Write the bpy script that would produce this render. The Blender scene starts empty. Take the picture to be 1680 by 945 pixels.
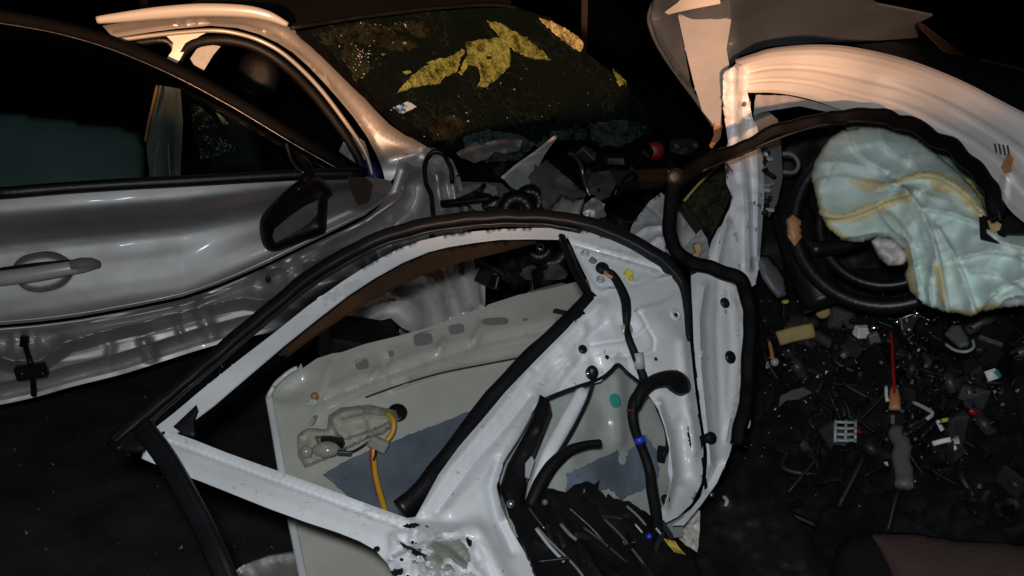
import bpy, bmesh, math, random
import numpy as np
from mathutils import Vector, noise, Matrix
from mathutils.geometry import delaunay_2d_cdt
random.seed(7); np.random.seed(7)
S = bpy.context.scene
COL = S.collection

# ---------------------------------------------------------------- camera, world, light
CAMPOS = Vector((0.0, 0.0, 1.75)); PITCH = math.radians(19); FPX = 1801.0
cd = bpy.data.cameras.new('camera'); cam = bpy.data.objects.new('camera', cd); COL.objects.link(cam)
cam.location = CAMPOS; cam.rotation_euler = (math.radians(90) - PITCH, 0, 0)
cd.sensor_width = 36; cd.lens = 36 * FPX / 1680; cd.clip_start = .05; cd.clip_end = 500
S.camera = cam
W = bpy.data.worlds.new('World'); S.world = W; W.use_nodes = True
nt = W.node_tree; bg = nt.nodes['Background']
sky = nt.nodes.new('ShaderNodeTexSky'); sky.sky_type = 'NISHITA'; sky.sun_disc = False
sky.sun_elevation = math.radians(-4); sky.sun_rotation = math.radians(140)
nt.links.new(sky.outputs[0], bg.inputs[0]); bg.inputs[1].default_value = 0.10
# the flash on the camera
fl = bpy.data.lights.new('camera_flash', 'AREA'); fl.shape = 'RECTANGLE'; fl.size = .07; fl.size_y = .045
fl.energy = 22; fl.color = (.93, .965, 1.0)
flo = bpy.data.objects.new('camera_flash', fl); COL.objects.link(flo)
flo.location = CAMPOS + Vector((-.03, -.02, .085)); flo.rotation_euler = (math.radians(90) - PITCH, 0, 0)
# sodium street light: low unseen spot, cone cut to leave lower parts unlit
sl = bpy.data.lights.new('street_lamp_light', 'SPOT'); sl.energy = 3500; sl.color = (1.0, .50, .24)
sl.spot_size = math.radians(44); sl.spot_blend = .03; sl.shadow_soft_size = .07
slo = bpy.data.objects.new('street_lamp_light', sl); COL.objects.link(slo)
SL = Vector((-.2, -4.2, 1.9)); slo.location = SL
_d = Vector((-.3, 3.1, 1.25)) - SL; _h = math.hypot(_d.x, _d.y)
_dir = Vector((_d.x / _h, _d.y / _h, math.tan(math.radians(-6.6 + 22))))
slo.rotation_euler = _dir.to_track_quat('-Z', 'Y').to_euler()
S.view_settings.view_transform = 'Standard'; S.view_settings.look = 'None'
S.view_settings.exposure = 0; S.view_settings.gamma = 1

# ---------------------------------------------------------------- helpers
FW = Vector((0, math.cos(PITCH), -math.sin(PITCH))); UP = Vector((0, math.sin(PITCH), math.cos(PITCH))); RT = Vector((1, 0, 0))
def P(px, py, z):
    px, py, z = float(px), float(py), float(z)
    return CAMPOS + z * (FW + (px - 840) / FPX * RT - (py - 472.5) / FPX * UP)

class Depth:
    """smooth surface through given survey points; distances in metres"""
    def __init__(s, pts, off=0):
        p = np.array(pts, float); s.xy = p[:, :2] / 1000; n = len(p); s.off = off
        K = s.k(s.xy[:, None] - s.xy[None]); A = np.zeros((n + 3, n + 3)); A[:n, :n] = K + np.eye(n) * 1e-6
        A[:n, n] = 1; A[:n, n + 1:] = s.xy; A[n:, :n] = A[:n, n:].T
        b = np.zeros(n + 3); b[:n] = 1 / p[:, 2]
        s.w = np.linalg.lstsq(A, b, rcond=None)[0]; s.n = n
    def k(s, d):
        r2 = (d ** 2).sum(-1); return np.where(r2 > 1e-12, r2 * np.log(r2 + 1e-12), 0)
    def __call__(s, q):
        q = np.atleast_2d(np.array(q, float))[:, :2] / 1000
        K = s.k(q[:, None] - s.xy[None])
        v = K @ s.w[:s.n] + s.w[s.n] + q @ s.w[s.n + 1:]
        return 1 / v + s.off
    def at(s, x, y, o=0): return float(s((x, y))[0]) + o
    def shift(s, o):
        import copy
        c = copy.copy(s); c.off = s.off + o; return c

def spl(pts, n=8, closed=False):
    """Catmull-Rom through points"""
    p = [np.array(a, float) for a in pts]; out = []; m = len(p)
    rng = range(m if closed else m - 1)
    for i in rng:
        a = p[(i - 1) % m] if (closed or i > 0) else 2 * p[0] - p[1]
        b = p[i]; c = p[(i + 1) % m]
        d = p[(i + 2) % m] if (closed or i + 2 < m) else 2 * p[-1] - p[-2]
        for k in range(n):
            t = k / n
            out.append(.5 * (2 * b + (c - a) * t + (2 * a - 5 * b + 4 * c - d) * t * t + (3 * b - a - 3 * c + d) * t ** 3))
    if not closed: out.append(p[-1])
    return [tuple(a) for a in out]

def polydist(q, poly, closed=False):
    """unsigned distance, signed (positive below / right of travel) distance, arclength"""
    p = np.array(poly, float)[:, :2]
    if closed: p = np.vstack([p, p[:1]])
    a, b = p[:-1], p[1:]; d = b - a; L = np.maximum((d ** 2).sum(1), 1e-9)
    best = np.full(len(q), 1e9); sg = np.zeros(len(q))
    for i in range(len(a)):
        r = q - a[i]; t = np.clip((r @ d[i]) / L[i], 0, 1)
        e = r - t[:, None] * d[i]; dd = np.sqrt((e ** 2).sum(1))
        cr = d[i, 0] * r[:, 1] - d[i, 1] * r[:, 0]
        m = dd < best; best[m] = dd[m]; sg[m] = np.sign(cr[m])
    return best, best * sg

def inside(q, poly):
    p = np.array(poly, float)[:, :2]; x, y = q[:, 0], q[:, 1]; r = np.zeros(len(q), bool); j = len(p) - 1
    for i in range(len(p)):
        c = ((p[i, 1] > y) != (p[j, 1] > y))
        with np.errstate(divide='ignore', invalid='ignore'):
            xx = (p[j, 0] - p[i, 0]) * (y - p[i, 1]) / (p[j, 1] - p[i, 1] + 1e-12) + p[i, 0]
        r ^= c & (x < xx); j = i
    return r

def resample(poly, step):
    out = []; n = len(poly)
    for i in range(n):
        a = np.array(poly[i], float); b = np.array(poly[(i + 1) % n], float); L = np.hypot(*(b - a))
        k = max(1, int(round(L / step)))
        for j in range(k): out.append(tuple(a + (b - a) * j / k))
    return out

def anchor(parent):
    return Vector(parent.matrix_world.translation) if parent is None else WORLD[parent.name]
WORLD = {}
def link(name, verts, faces, mat, parent=None, smooth=True, base=None, mats=None, mi=None):
    me = bpy.data.meshes.new(name)
    o = bpy.data.objects.new(name, me); COL.objects.link(o)
    if parent is not None:
        o.parent = parent; org = WORLD[parent.name]; o.location = (0, 0, 0)
    else:
        if base is None:
            v = np.array([tuple(x) for x in verts]); c = (v.min(0) + v.max(0)) / 2; base = Vector((c[0], c[1], v[:, 2].min()))
        org = Vector(base); o.location = org
    WORLD[o.name] = org
    me.from_pydata([tuple(Vector(v) - org) for v in verts], [], faces); me.update()
    me.materials.append(mat)
    if smooth: me.polygons.foreach_set('use_smooth', [True] * len(me.polygons))
    return o

def thing(name, label, cat, loc, group=None):
    o = bpy.data.objects.new(name, None); COL.objects.link(o); o.location = loc; WORLD[o.name] = Vector(loc)
    o.empty_display_size = .1
    return tag(o, label, cat, group)
def tag(o, label, cat, group=None):
    o['label'] = label; o['category'] = cat
    if group: o['group'] = group
    return o

def feat_off(q, feats):
    off = np.zeros(len(q))
    for f in feats:
        if f[0] == 'p':
            _, s = polydist(q, f[1]); t = np.array(f[2], float); off += np.interp(s, t[:, 0], t[:, 1])
        elif f[0] == 'g':
            d, _ = polydist(q, f[1]) if len(f[1]) > 1 else (np.hypot(*(q - np.array(f[1][0])).T), 0)
            off += f[3] * np.exp(-(d / f[2]) ** 2)
        elif f[0] == 'c':
            d, _ = polydist(q, f[1]); off += f[3] * np.clip(1 - d / f[2], 0, 1)
        elif f[0] == 'box':
            i = inside(q, f[1]); d, _ = polydist(q, f[1], True); d = np.where(i, d, -d)
            t = np.clip(d / f[2] + .5, 0, 1); off += f[3] * t * t * (3 - 2 * t)
        elif f[0] == 'fn': off += f[1](q)
        elif f[0] == 'rn':   # sharp crumpling inside an area
            if f[1]:
                i = inside(q, f[1]); d, _ = polydist(q, f[1], True); mk = np.clip(np.where(i, d, -d) / 16 + .5, 0, 1)
            else: mk = 1
            v = np.array([1 - 2.2 * abs(noise.noise(Vector((a * f[2] / 1000, b * f[2] / 1000, f[4])))) + .5 * (1 - 2.2 * abs(noise.noise(Vector((a * f[2] / 440, b * f[2] / 440, f[4] + 7))))) for a, b in q])
            off += mk * f[3] * v
    return off

def sheet(name, outline, D, mat, parent=None, holes=(), feats=(), nz=(0, 1), step=8, thick=.002, smooth=0, puff=0, puffw=40, back=False, facet=False, jag=0, extra=None, base=None):
    """pressed sheet / cushion: outline and features surveyed in picture units, real depth from D"""
    if smooth: outline = spl(outline, smooth, True)
    outline = resample(outline, step)
    if jag: outline = [(x + random.uniform(-jag, jag), y + random.uniform(-jag, jag)) for x, y in outline]
    hs = []
    for h in holes: hs.append(resample(h, max(2, step * .5)))
    P2 = np.array(outline)
    x0, y0 = P2.min(0); x1, y1 = P2.max(0)
    gx, gy = np.meshgrid(np.arange(x0 + step / 2, x1, step), np.arange(y0 + step / 2, y1, step * .87))
    gx = gx + (np.arange(gx.shape[0]) % 2)[:, None] * step / 2
    g = np.c_[gx.ravel(), gy.ravel()]
    g = g[inside(g, outline)]
    if len(g):
        d, _ = polydist(g, outline, True); g = g[d > step * .75]
    for h in hs:
        if len(g):
            d, _ = polydist(g, h, True); g = g[(d > step * .4) & ~inside(g, h)]
    # extra vertices along creases so that folds come out crisp
    cr = []
    for f in feats:
        if f[0] in 'pcg' and len(f[1]) > 1 and (f[0] != 'g' or f[2] < 14):
            ln = np.array(f[1], float)[:, :2]; sm = []
            for a, b in zip(ln[:-1], ln[1:]):
                L = np.hypot(*(b - a)); k = max(1, int(L / (step * .9)))
                for j in range(k): sm.append((*(a + (b - a) * (j + .5) / k), *((b - a)[::-1] * (-1, 1) / max(L, 1e-6))))
            offs = [0] if f[0] != 'p' else [t for t, _ in f[2]]
            if f[0] == 'c': offs = [0, -f[2], f[2]]
            if f[0] == 'g': offs = [0, -f[2] * .9, f[2] * .9]
            for o_ in offs:
                for x, y, nx, ny in sm: cr.append((x + nx * o_, y + ny * o_))
    if cr:
        cr = np.array(cr); cr = cr[inside(cr, outline)]
        if len(cr): d, _ = polydist(cr, outline, True); cr = cr[d > step * .3]
        for h in hs:
            if len(cr): d, _ = polydist(cr, h, True); cr = cr[(d > step * .3) & ~inside(cr, h)]
        keep = []; cell = {}; md = step * .3
        for p in cr:
            key = (int(p[0] // md), int(p[1] // md))
            if any((key[0] + a, key[1] + b) in cell for a in (-1, 0, 1) for b in (-1, 0, 1)): continue
            cell[key] = 1; keep.append(p)
        cr = np.array(keep)
        if len(cr) and len(g):
            rad = step * .62; cs = {}
            for p in cr: cs.setdefault((int(p[0] // rad), int(p[1] // rad)), []).append(p)
            def far(p):
                kx, ky = int(p[0] // rad), int(p[1] // rad)
                for a in (-1, 0, 1):
                    for b in (-1, 0, 1):
                        for c_ in cs.get((kx + a, ky + b), ()):
                            if (c_[0] - p[0]) ** 2 + (c_[1] - p[1]) ** 2 < rad * rad: return False
                return True
            g = np.array([p for p in g if far(p)]).reshape(-1, 2)
        if len(cr): g = np.vstack([g, cr]) if len(g) else cr
    vs = [Vector(p) for p in outline]; es = [(i, (i + 1) % len(outline)) for i in range(len(outline))]
    for h in hs:
        b = len(vs); vs += [Vector(p) for p in h]; es += [(b + i, b + (i + 1) % len(h)) for i in range(len(h))]
    nb = len(vs)
    vs += [Vector(p) for p in g]
    v2, _, f2, *_r = delaunay_2d_cdt(vs, es, [], 0, 1e-4)
    q = np.array([tuple(v) for v in v2]); F = np.array([f for f in f2 if len(f) == 3])
    cen = q[F].mean(1); ok = inside(cen, outline)
    for h in hs: ok &= ~inside(cen, h)
    F = F[ok]
    z = D(q); off = feat_off(q, feats)
    if nz[0]:
        off += nz[0] * np.array([noise.fractal(Vector((a / 1000 * nz[1], b / 1000 * nz[1], len(outline) * .37)), .8, 2.1, 4) for a, b in q])
    if puff:
        d, _ = polydist(q, outline, True); t = np.clip(d / puffw, 0, 1); pf = puff * np.sqrt(1 - (1 - t) ** 2); off += pf
    pts = [P(q[i, 0], q[i, 1], z[i] - off[i]) for i in range(len(q))]
    faces = []
    for f in F:
        a, b, c = q[f[0]], q[f[1]], q[f[2]]
        cr = (b[0] - a[0]) * (c[1] - a[1]) - (b[1] - a[1]) * (c[0] - a[0])
        faces.append(tuple(int(k) for k in (f if cr < 0 else f[::-1])))
    if back:
        d, _ = polydist(q, outline, True); t = np.clip(d / puffw, 0, 1); n = len(pts)
        bd = d < .3; idx = {}
        for i in range(n):
            if bd[i]: idx[i] = i
            else:
                idx[i] = len(pts); pts.append(P(q[i, 0], q[i, 1], z[i] - (off[i] - pf[i]) + (back if back is not True else puff) * math.sqrt(1 - (1 - t[i]) ** 2)))
        faces += [tuple(idx[k] for k in f[::-1]) for f in faces]
    o = link(name, pts, faces, mat, parent, smooth=not facet, base=base)
    if not back and thick:
        m = o.modifiers.new('thickness', 'SOLIDIFY'); m.thickness = thick; m.offset = -1
        if not facet: m = o.modifiers.new('edge_split', 'EDGE_SPLIT'); m.split_angle = math.radians(62)
    return o

def loft(name, top, bot, D, mat, parent=None, feats=(), prof=((0, 0), (1, 0)), nu=90, nv=36, nz=(0, 1), thick=.002, wavy=0):
    """pressed panel between two matched edges, gridded along its length"""
    a = np.array(spl(top, 12)); b = np.array(spl(bot, 12)); t = np.linspace(0, len(a) - 1, nu); ii = np.arange(len(a))
    A = np.c_[np.interp(t, ii, a[:, 0]), np.interp(t, ii, a[:, 1])]; B = np.c_[np.interp(t, ii, b[:, 0]), np.interp(t, ii, b[:, 1])]
    v = np.linspace(0, 1, nv); q = (A[:, None] * (1 - v)[None, :, None] + B[:, None] * v[None, :, None]).reshape(-1, 2)
    V = np.tile(v, nu); pr = np.array(prof, float)
    Vw = V + (wavy * np.array([noise.noise(Vector((x / 90, y / 90, 4.4))) for x, y in q]) if wavy else 0)
    off = np.interp(Vw, pr[:, 0], pr[:, 1]) + feat_off(q, feats)
    if nz[0]: off += nz[0] * np.array([noise.fractal(Vector((x / 1000 * nz[1], y / 1000 * nz[1], 2.2)), .8, 2.1, 4) for x, y in q])
    z = D(q); pts = [P(q[k, 0], q[k, 1], z[k] - off[k]) for k in range(len(q))]
    faces = [(i * nv + j, i * nv + j + 1, (i + 1) * nv + j + 1, (i + 1) * nv + j) for i in range(nu - 1) for j in range(nv - 1)]
    o = link(name, pts, faces, mat, parent)
    p0 = o.data.polygons[len(faces) // 2]
    if p0.normal.dot(CAMPOS - WORLD[o.name] - p0.center) < 0:
        bm = bmesh.new(); bm.from_mesh(o.data); bmesh.ops.reverse_faces(bm, faces=bm.faces); bm.to_mesh(o.data); bm.free()
    m = o.modifiers.new('thickness', 'SOLIDIFY'); m.thickness = thick; m.offset = -1
    m = o.modifiers.new('edge_split', 'EDGE_SPLIT'); m.split_angle = math.radians(62)
    return o

def D3(pts):  # depth along a drawn path
    return [Vector(P(*p)) for p in pts]

def sweep(name, pts, prof, mat, parent=None, n=6, taper=None, caps=True, world=False, base=None, wob=0):
    """profile (u across, v towards viewer; metres) swept along surveyed path"""
    if not world:
        pts = spl(pts, n) if n > 1 else pts
        W3 = [P(*p) for p in pts]
    else: W3 = [Vector(p) for p in pts]
    if wob: W3 = [w + wob * noise.noise_vector(w * 25) for w in W3]
    verts = []; m = len(prof); N = len(W3)
    for i, w in enumerate(W3):
        t = (W3[min(i + 1, N - 1)] - W3[max(i - 1, 0)]).normalized()
        vw = (CAMPOS - w).normalized(); s = t.cross(vw)
        if s.length < 1e-4: s = RT.copy()
        s.normalize(); v = s.cross(t).normalized()
        k = 1 if taper is None else np.interp(i / (N - 1), np.linspace(0, 1, len(taper)), taper)
        for a, b in prof: verts.append(w + s * float(a * k) + v * float(b * k))
    faces = []
    for i in range(N - 1):
        for j in range(m):
            j2 = (j + 1) % m
            faces.append((i * m + j, i * m + j2, (i + 1) * m + j2, (i + 1) * m + j))
    if caps: faces += [tuple(range(m))[::-1], tuple((N - 1) * m + j for j in range(m))]
    o = link(name, verts, faces, mat, parent, base=base)
    bm = bmesh.new(); bm.from_mesh(o.data); bmesh.ops.recalc_face_normals(bm, faces=bm.faces); bm.to_mesh(o.data); bm.free()
    return o
def rnd(r, k=8, flat=1.0): return [(r * math.cos(2 * math.pi * i / k), r * flat * math.sin(2 * math.pi * i / k)) for i in range(k)]
def bar(w, h, b=.25):
    w /= 2; h /= 2; c = min(w, h) * b * 2
    return [(-w, -h + c), (-w + c, -h), (w - c, -h), (w, -h + c), (w, h - c), (w - c, h), (-w + c, h), (-w, h - c)]
def tube(name, pts, r, mat, parent=None, n=6, k=8, **kw): return sweep(name, pts, rnd(r, k), mat, parent, n, **kw)

def chunk(name, c, size, mat, parent=None, rot=None, jit=.15, bev=.15, base=None, seed=None):
    rr = random.Random(seed if seed is not None else random.random())
    bm = bmesh.new(); bmesh.ops.create_cube(bm, size=1)
    for v in bm.verts: v.co = Vector([a * (1 + rr.uniform(-jit, jit)) for a in v.co])
    for v in bm.verts: v.co = Vector((v.co.x * size[0], v.co.y * size[1], v.co.z * size[2]))
    if bev: bmesh.ops.bevel(bm, geom=bm.edges[:], offset=bev * min(size), segments=1, affect='EDGES')
    from mathutils import Euler
    R = Euler(rot if rot is not None else [rr.uniform(0, 6.28) for _ in range(3)]).to_matrix()
    bm.normal_update()
    vs = [Vector(c) + R @ v.co for v in bm.verts]; fs = [tuple(v.index for v in f.verts) for f in bm.faces]
    bm.free()
    return link(name, vs, fs, mat, parent, smooth=False, base=base)

def disc(name, px, py, z, r, mat, parent=None, h=.004, D=None, dome=.5, k=14, hole=0):
    """round plug lying on the local surface of D (or facing the viewer)"""
    c = P(px, py, z)
    if D is not None:
        e = 6; ax = (P(px + e, py, D.at(px + e, py)) - P(px - e, py, D.at(px - e, py))).normalized()
        ay = (P(px, py + e, D.at(px, py + e)) - P(px, py - e, D.at(px, py - e))).normalized()
        nn = ax.cross(ay).normalized()
        if nn.dot(CAMPOS - c) < 0: nn = -nn
        ay = nn.cross(ax).normalized()
    else:
        nn = (CAMPOS - c).normalized(); ax = RT; ay = nn.cross(ax).normalized()
    rings = [(1, -h * .3), (1, h * .4), (.86, h), (hole or .45, h * (1 + dome * .4))] + ([(hole, -h * .3)] if hole else [])
    vs = []; fs = []
    for rr, hh in rings:
        for i in range(k):
            a = 2 * math.pi * i / k; vs.append(c + ax * r * rr * math.cos(a) + ay * r * rr * math.sin(a) + nn * hh)
    for q in range(len(rings) - 1):
        for i in range(k):
            j = (i + 1) % k; fs.append((q * k + i, q * k + j, (q + 1) * k + j, (q + 1) * k + i))
    if not hole: fs.append(tuple(range((len(rings) - 1) * k, len(rings) * k)))
    o = link(name, vs, fs, mat, parent)
    bm = bmesh.new(); bm.from_mesh(o.data); bmesh.ops.recalc_face_normals(bm, faces=bm.faces); bm.to_mesh(o.data); bm.free()
    return o
def ball(name, px, py, z, r, mat, parent=None, sq=(1, 1, 1), base=None):
    bm = bmesh.new(); bmesh.ops.create_uvsphere(bm, u_segments=12, v_segments=8, radius=r)
    vs = [P(px, py, z) + Vector((v.co.x * sq[0], v.co.y * sq[1], v.co.z * sq[2])) for v in bm.verts]
    fs = [tuple(v.index for v in f.verts) for f in bm.faces]; bm.free()
    return link(name, vs, fs, mat, parent, base=base)

rr = random.Random(5)
# ---------------------------------------------------------------- materials
def mat(name, col, rough=.5, metal=0, coat=0, spec=.5, bump=0, bscale=60, vary=0, vscale=8, specks=None, alpha=1, sheen=0, rvary=0, trans=0):
    m = bpy.data.materials.new(name); m.use_nodes = True; t = m.node_tree; b = t.nodes['Principled BSDF']
    N = t.nodes.new; Lk = t.links.new
    b.inputs['Roughness'].default_value = rough; b.inputs['Metallic'].default_value = metal
    b.inputs['Coat Weight'].default_value = coat; b.inputs['Coat Roughness'].default_value = .08
    b.inputs['Specular IOR Level'].default_value = spec; b.inputs['Transmission Weight'].default_value = trans
    tc = N('ShaderNodeTexCoord'); c4 = (*col, 1)
    b.inputs['Base Color'].default_value = c4
    last = None
    if vary:
        n = N('ShaderNodeTexNoise'); n.inputs['Scale'].default_value = vscale; n.inputs['Detail'].default_value = 6
        Lk(tc.outputs['Object'], n.inputs['Vector'])
        r = N('ShaderNodeMapRange'); r.inputs['From Min'].default_value = .3; r.inputs['From Max'].default_value = .7
        r.inputs['To Min'].default_value = 1 - vary; r.inputs['To Max'].default_value = 1 + vary * .4
        Lk(n.outputs[0], r.inputs[0])
        x = N('ShaderNodeMix'); x.data_type = 'RGBA'; x.blend_type = 'MULTIPLY'; x.inputs[0].default_value = 1
        x.inputs[6].default_value = c4; Lk(r.outputs[0], x.inputs[7]); last = x.outputs[2]
        if rvary:
            r2 = N('ShaderNodeMapRange'); r2.inputs['From Min'].default_value = .35; r2.inputs['From Max'].default_value = .65
            r2.inputs['To Min'].default_value = rough - rvary; r2.inputs['To Max'].default_value = rough + rvary
            Lk(n.outputs[0], r2.inputs[0]); Lk(r2.outputs[0], b.inputs['Roughness'])
    for sp in (specks or ()):
        sc, th, sc_col, *st = sp
        n = N('ShaderNodeTexNoise'); n.inputs['Scale'].default_value = sc; n.inputs['Detail'].default_value = 5; n.inputs['Roughness'].default_value = .65
        if st:
            mp = N('ShaderNodeMapping'); mp.inputs['Scale'].default_value = st[0]; Lk(tc.outputs['Object'], mp.inputs[0]); Lk(mp.outputs[0], n.inputs['Vector'])
        else: Lk(tc.outputs['Object'], n.inputs['Vector'])
        r = N('ShaderNodeMapRange'); r.inputs['From Min'].default_value = th; r.inputs['From Max'].default_value = th + .025; Lk(n.outputs[0], r.inputs[0])
        x = N('ShaderNodeMix'); x.data_type = 'RGBA'; Lk(r.outputs[0], x.inputs[0])
        if last: Lk(last, x.inputs[6])
        else: x.inputs[6].default_value = c4
        x.inputs[7].default_value = (*sc_col, 1); last = x.outputs[2]
    if last: Lk(last, b.inputs['Base Color'])
    if bump:
        n = N('ShaderNodeTexNoise'); n.inputs['Scale'].default_value = bscale; n.inputs['Detail'].default_value = 4; Lk(tc.outputs['Object'], n.inputs['Vector'])
        bp = N('ShaderNodeBump'); bp.inputs['Strength'].default_value = bump; bp.inputs['Distance'].default_value = .004
        Lk(n.outputs[0], bp.inputs['Height']); Lk(bp.outputs[0], b.inputs['Normal'])
    return m
def glass(name, tint, refl=.06, rough=.05, crack=0):
    m = bpy.data.materials.new(name); m.use_nodes = True; t = m.node_tree; t.nodes.clear(); N = t.nodes.new; Lk = t.links.new
    out = N('ShaderNodeOutputMaterial'); tr = N('ShaderNodeBsdfTransparent'); tr.inputs[0].default_value = (*tint, 1)
    gl = N('ShaderNodeBsdfGlossy'); gl.inputs['Roughness'].default_value = rough
    mx = N('ShaderNodeMixShader'); mx.inputs[0].default_value = refl
    Lk(tr.outputs[0], mx.inputs[1]); Lk(gl.outputs[0], mx.inputs[2])
    last = mx.outputs[0]
    if crack:
        tc = N('ShaderNodeTexCoord')
        v = N('ShaderNodeTexVoronoi'); v.feature = 'DISTANCE_TO_EDGE'; v.inputs['Scale'].default_value = 17
        nw = N('ShaderNodeTexNoise'); nw.inputs['Scale'].default_value = 14; nw.inputs['Detail'].default_value = 4; Lk(tc.outputs['Object'], nw.inputs['Vector'])
        va = N('ShaderNodeVectorMath'); va.operation = 'MULTIPLY_ADD'; Lk(nw.outputs['Color'], va.inputs[0]); va.inputs[1].default_value = (.16, .16, .16); Lk(tc.outputs['Object'], va.inputs[2]); Lk(va.outputs[0], v.inputs['Vector'])
        n = N('ShaderNodeTexNoise'); n.inputs['Scale'].default_value = 5; n.inputs['Detail'].default_value = 6; Lk(tc.outputs['Object'], n.inputs['Vector'])
        r = N('ShaderNodeMapRange'); r.inputs['From Min'].default_value = .030; r.inputs['From Max'].default_value = 0; Lk(v.outputs['Distance'], r.inputs[0])
        r2 = N('ShaderNodeMapRange'); r2.inputs['From Min'].default_value = .45; r2.inputs['From Max'].default_value = .7; Lk(n.outputs[0], r2.inputs[0])
        mu = N('ShaderNodeMath'); mu.operation = 'MULTIPLY'; Lk(r.outputs[0], mu.inputs[0]); Lk(r2.outputs[0], mu.inputs[1])
        df = N('ShaderNodeBsdfPrincipled'); df.inputs['Base Color'].default_value = (.06, .098, .088, 1); df.inputs['Roughness'].default_value = .25
        bp = N('ShaderNodeBump'); bp.inputs['Strength'].default_value = .8; bp.inputs['Distance'].default_value = .004; Lk(v.outputs['Distance'], bp.inputs['Height'])
        Lk(bp.outputs[0], gl.inputs['Normal']); Lk(bp.outputs[0], df.inputs['Normal'])
        a = N('ShaderNodeMath'); a.operation = 'MULTIPLY_ADD'; Lk(mu.outputs[0], a.inputs[0]); a.inputs[1].default_value = .6; a.inputs[2].default_value = crack
        a.use_clamp = True
        m2 = N('ShaderNodeMixShader'); Lk(a.outputs[0], m2.inputs[0]); Lk(last, m2.inputs[1]); Lk(df.outputs[0], m2.inputs[2]); last = m2.outputs[0]
    Lk(last, out.inputs[0]); return m
def crazed(name, col, rough=.3):
    m = bpy.data.materials.new(name); m.use_nodes = True; t = m.node_tree; b = t.nodes['Principled BSDF']; N = t.nodes.new; Lk = t.links.new
    tc = N('ShaderNodeTexCoord'); v = N('ShaderNodeTexVoronoi'); v.inputs['Scale'].default_value = 110; Lk(tc.outputs['Object'], v.inputs['Vector'])
    n = N('ShaderNodeTexNoise'); n.inputs['Scale'].default_value = 9; n.inputs['Detail'].default_value = 6; Lk(tc.outputs['Object'], n.inputs['Vector'])
    ad = N('ShaderNodeMath'); ad.operation = 'MULTIPLY_ADD'; Lk(v.outputs['Color'], ad.inputs[0]); ad.inputs[1].default_value = .55; Lk(n.outputs[0], ad.inputs[2])
    r = N('ShaderNodeMapRange'); r.inputs['From Min'].default_value = .45; r.inputs['From Max'].default_value = 1.0; r.inputs['To Min'].default_value = .35; r.inputs['To Max'].default_value = 1.35; Lk(ad.outputs[0], r.inputs[0])
    x = N('ShaderNodeMix'); x.data_type = 'RGBA'; x.blend_type = 'MULTIPLY'; x.inputs[0].default_value = 1; x.inputs[6].default_value = (*col, 1); Lk(r.outputs[0], x.inputs[7])
    n3 = N('ShaderNodeTexNoise'); n3.inputs['Scale'].default_value = 22; n3.inputs['Detail'].default_value = 8; n3.inputs['Roughness'].default_value = .7; Lk(tc.outputs['Object'], n3.inputs['Vector'])
    r3 = N('ShaderNodeMapRange'); r3.inputs['From Min'].default_value = .36; r3.inputs['From Max'].default_value = .52; r3.inputs['To Min'].default_value = .12; Lk(n3.outputs[0], r3.inputs[0])
    x3 = N('ShaderNodeMix'); x3.data_type = 'RGBA'; x3.blend_type = 'MULTIPLY'; x3.inputs[0].default_value = 1; Lk(x.outputs[2], x3.inputs[6]); Lk(r3.outputs[0], x3.inputs[7])
    Lk(x3.outputs[2], b.inputs['Base Color']); b.inputs['Roughness'].default_value = rough
    bp = N('ShaderNodeBump'); bp.inputs['Strength'].default_value = .6; bp.inputs['Distance'].default_value = .004; Lk(v.outputs['Distance'], bp.inputs['Height']); Lk(bp.outputs[0], b.inputs['Normal'])
    return m

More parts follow.
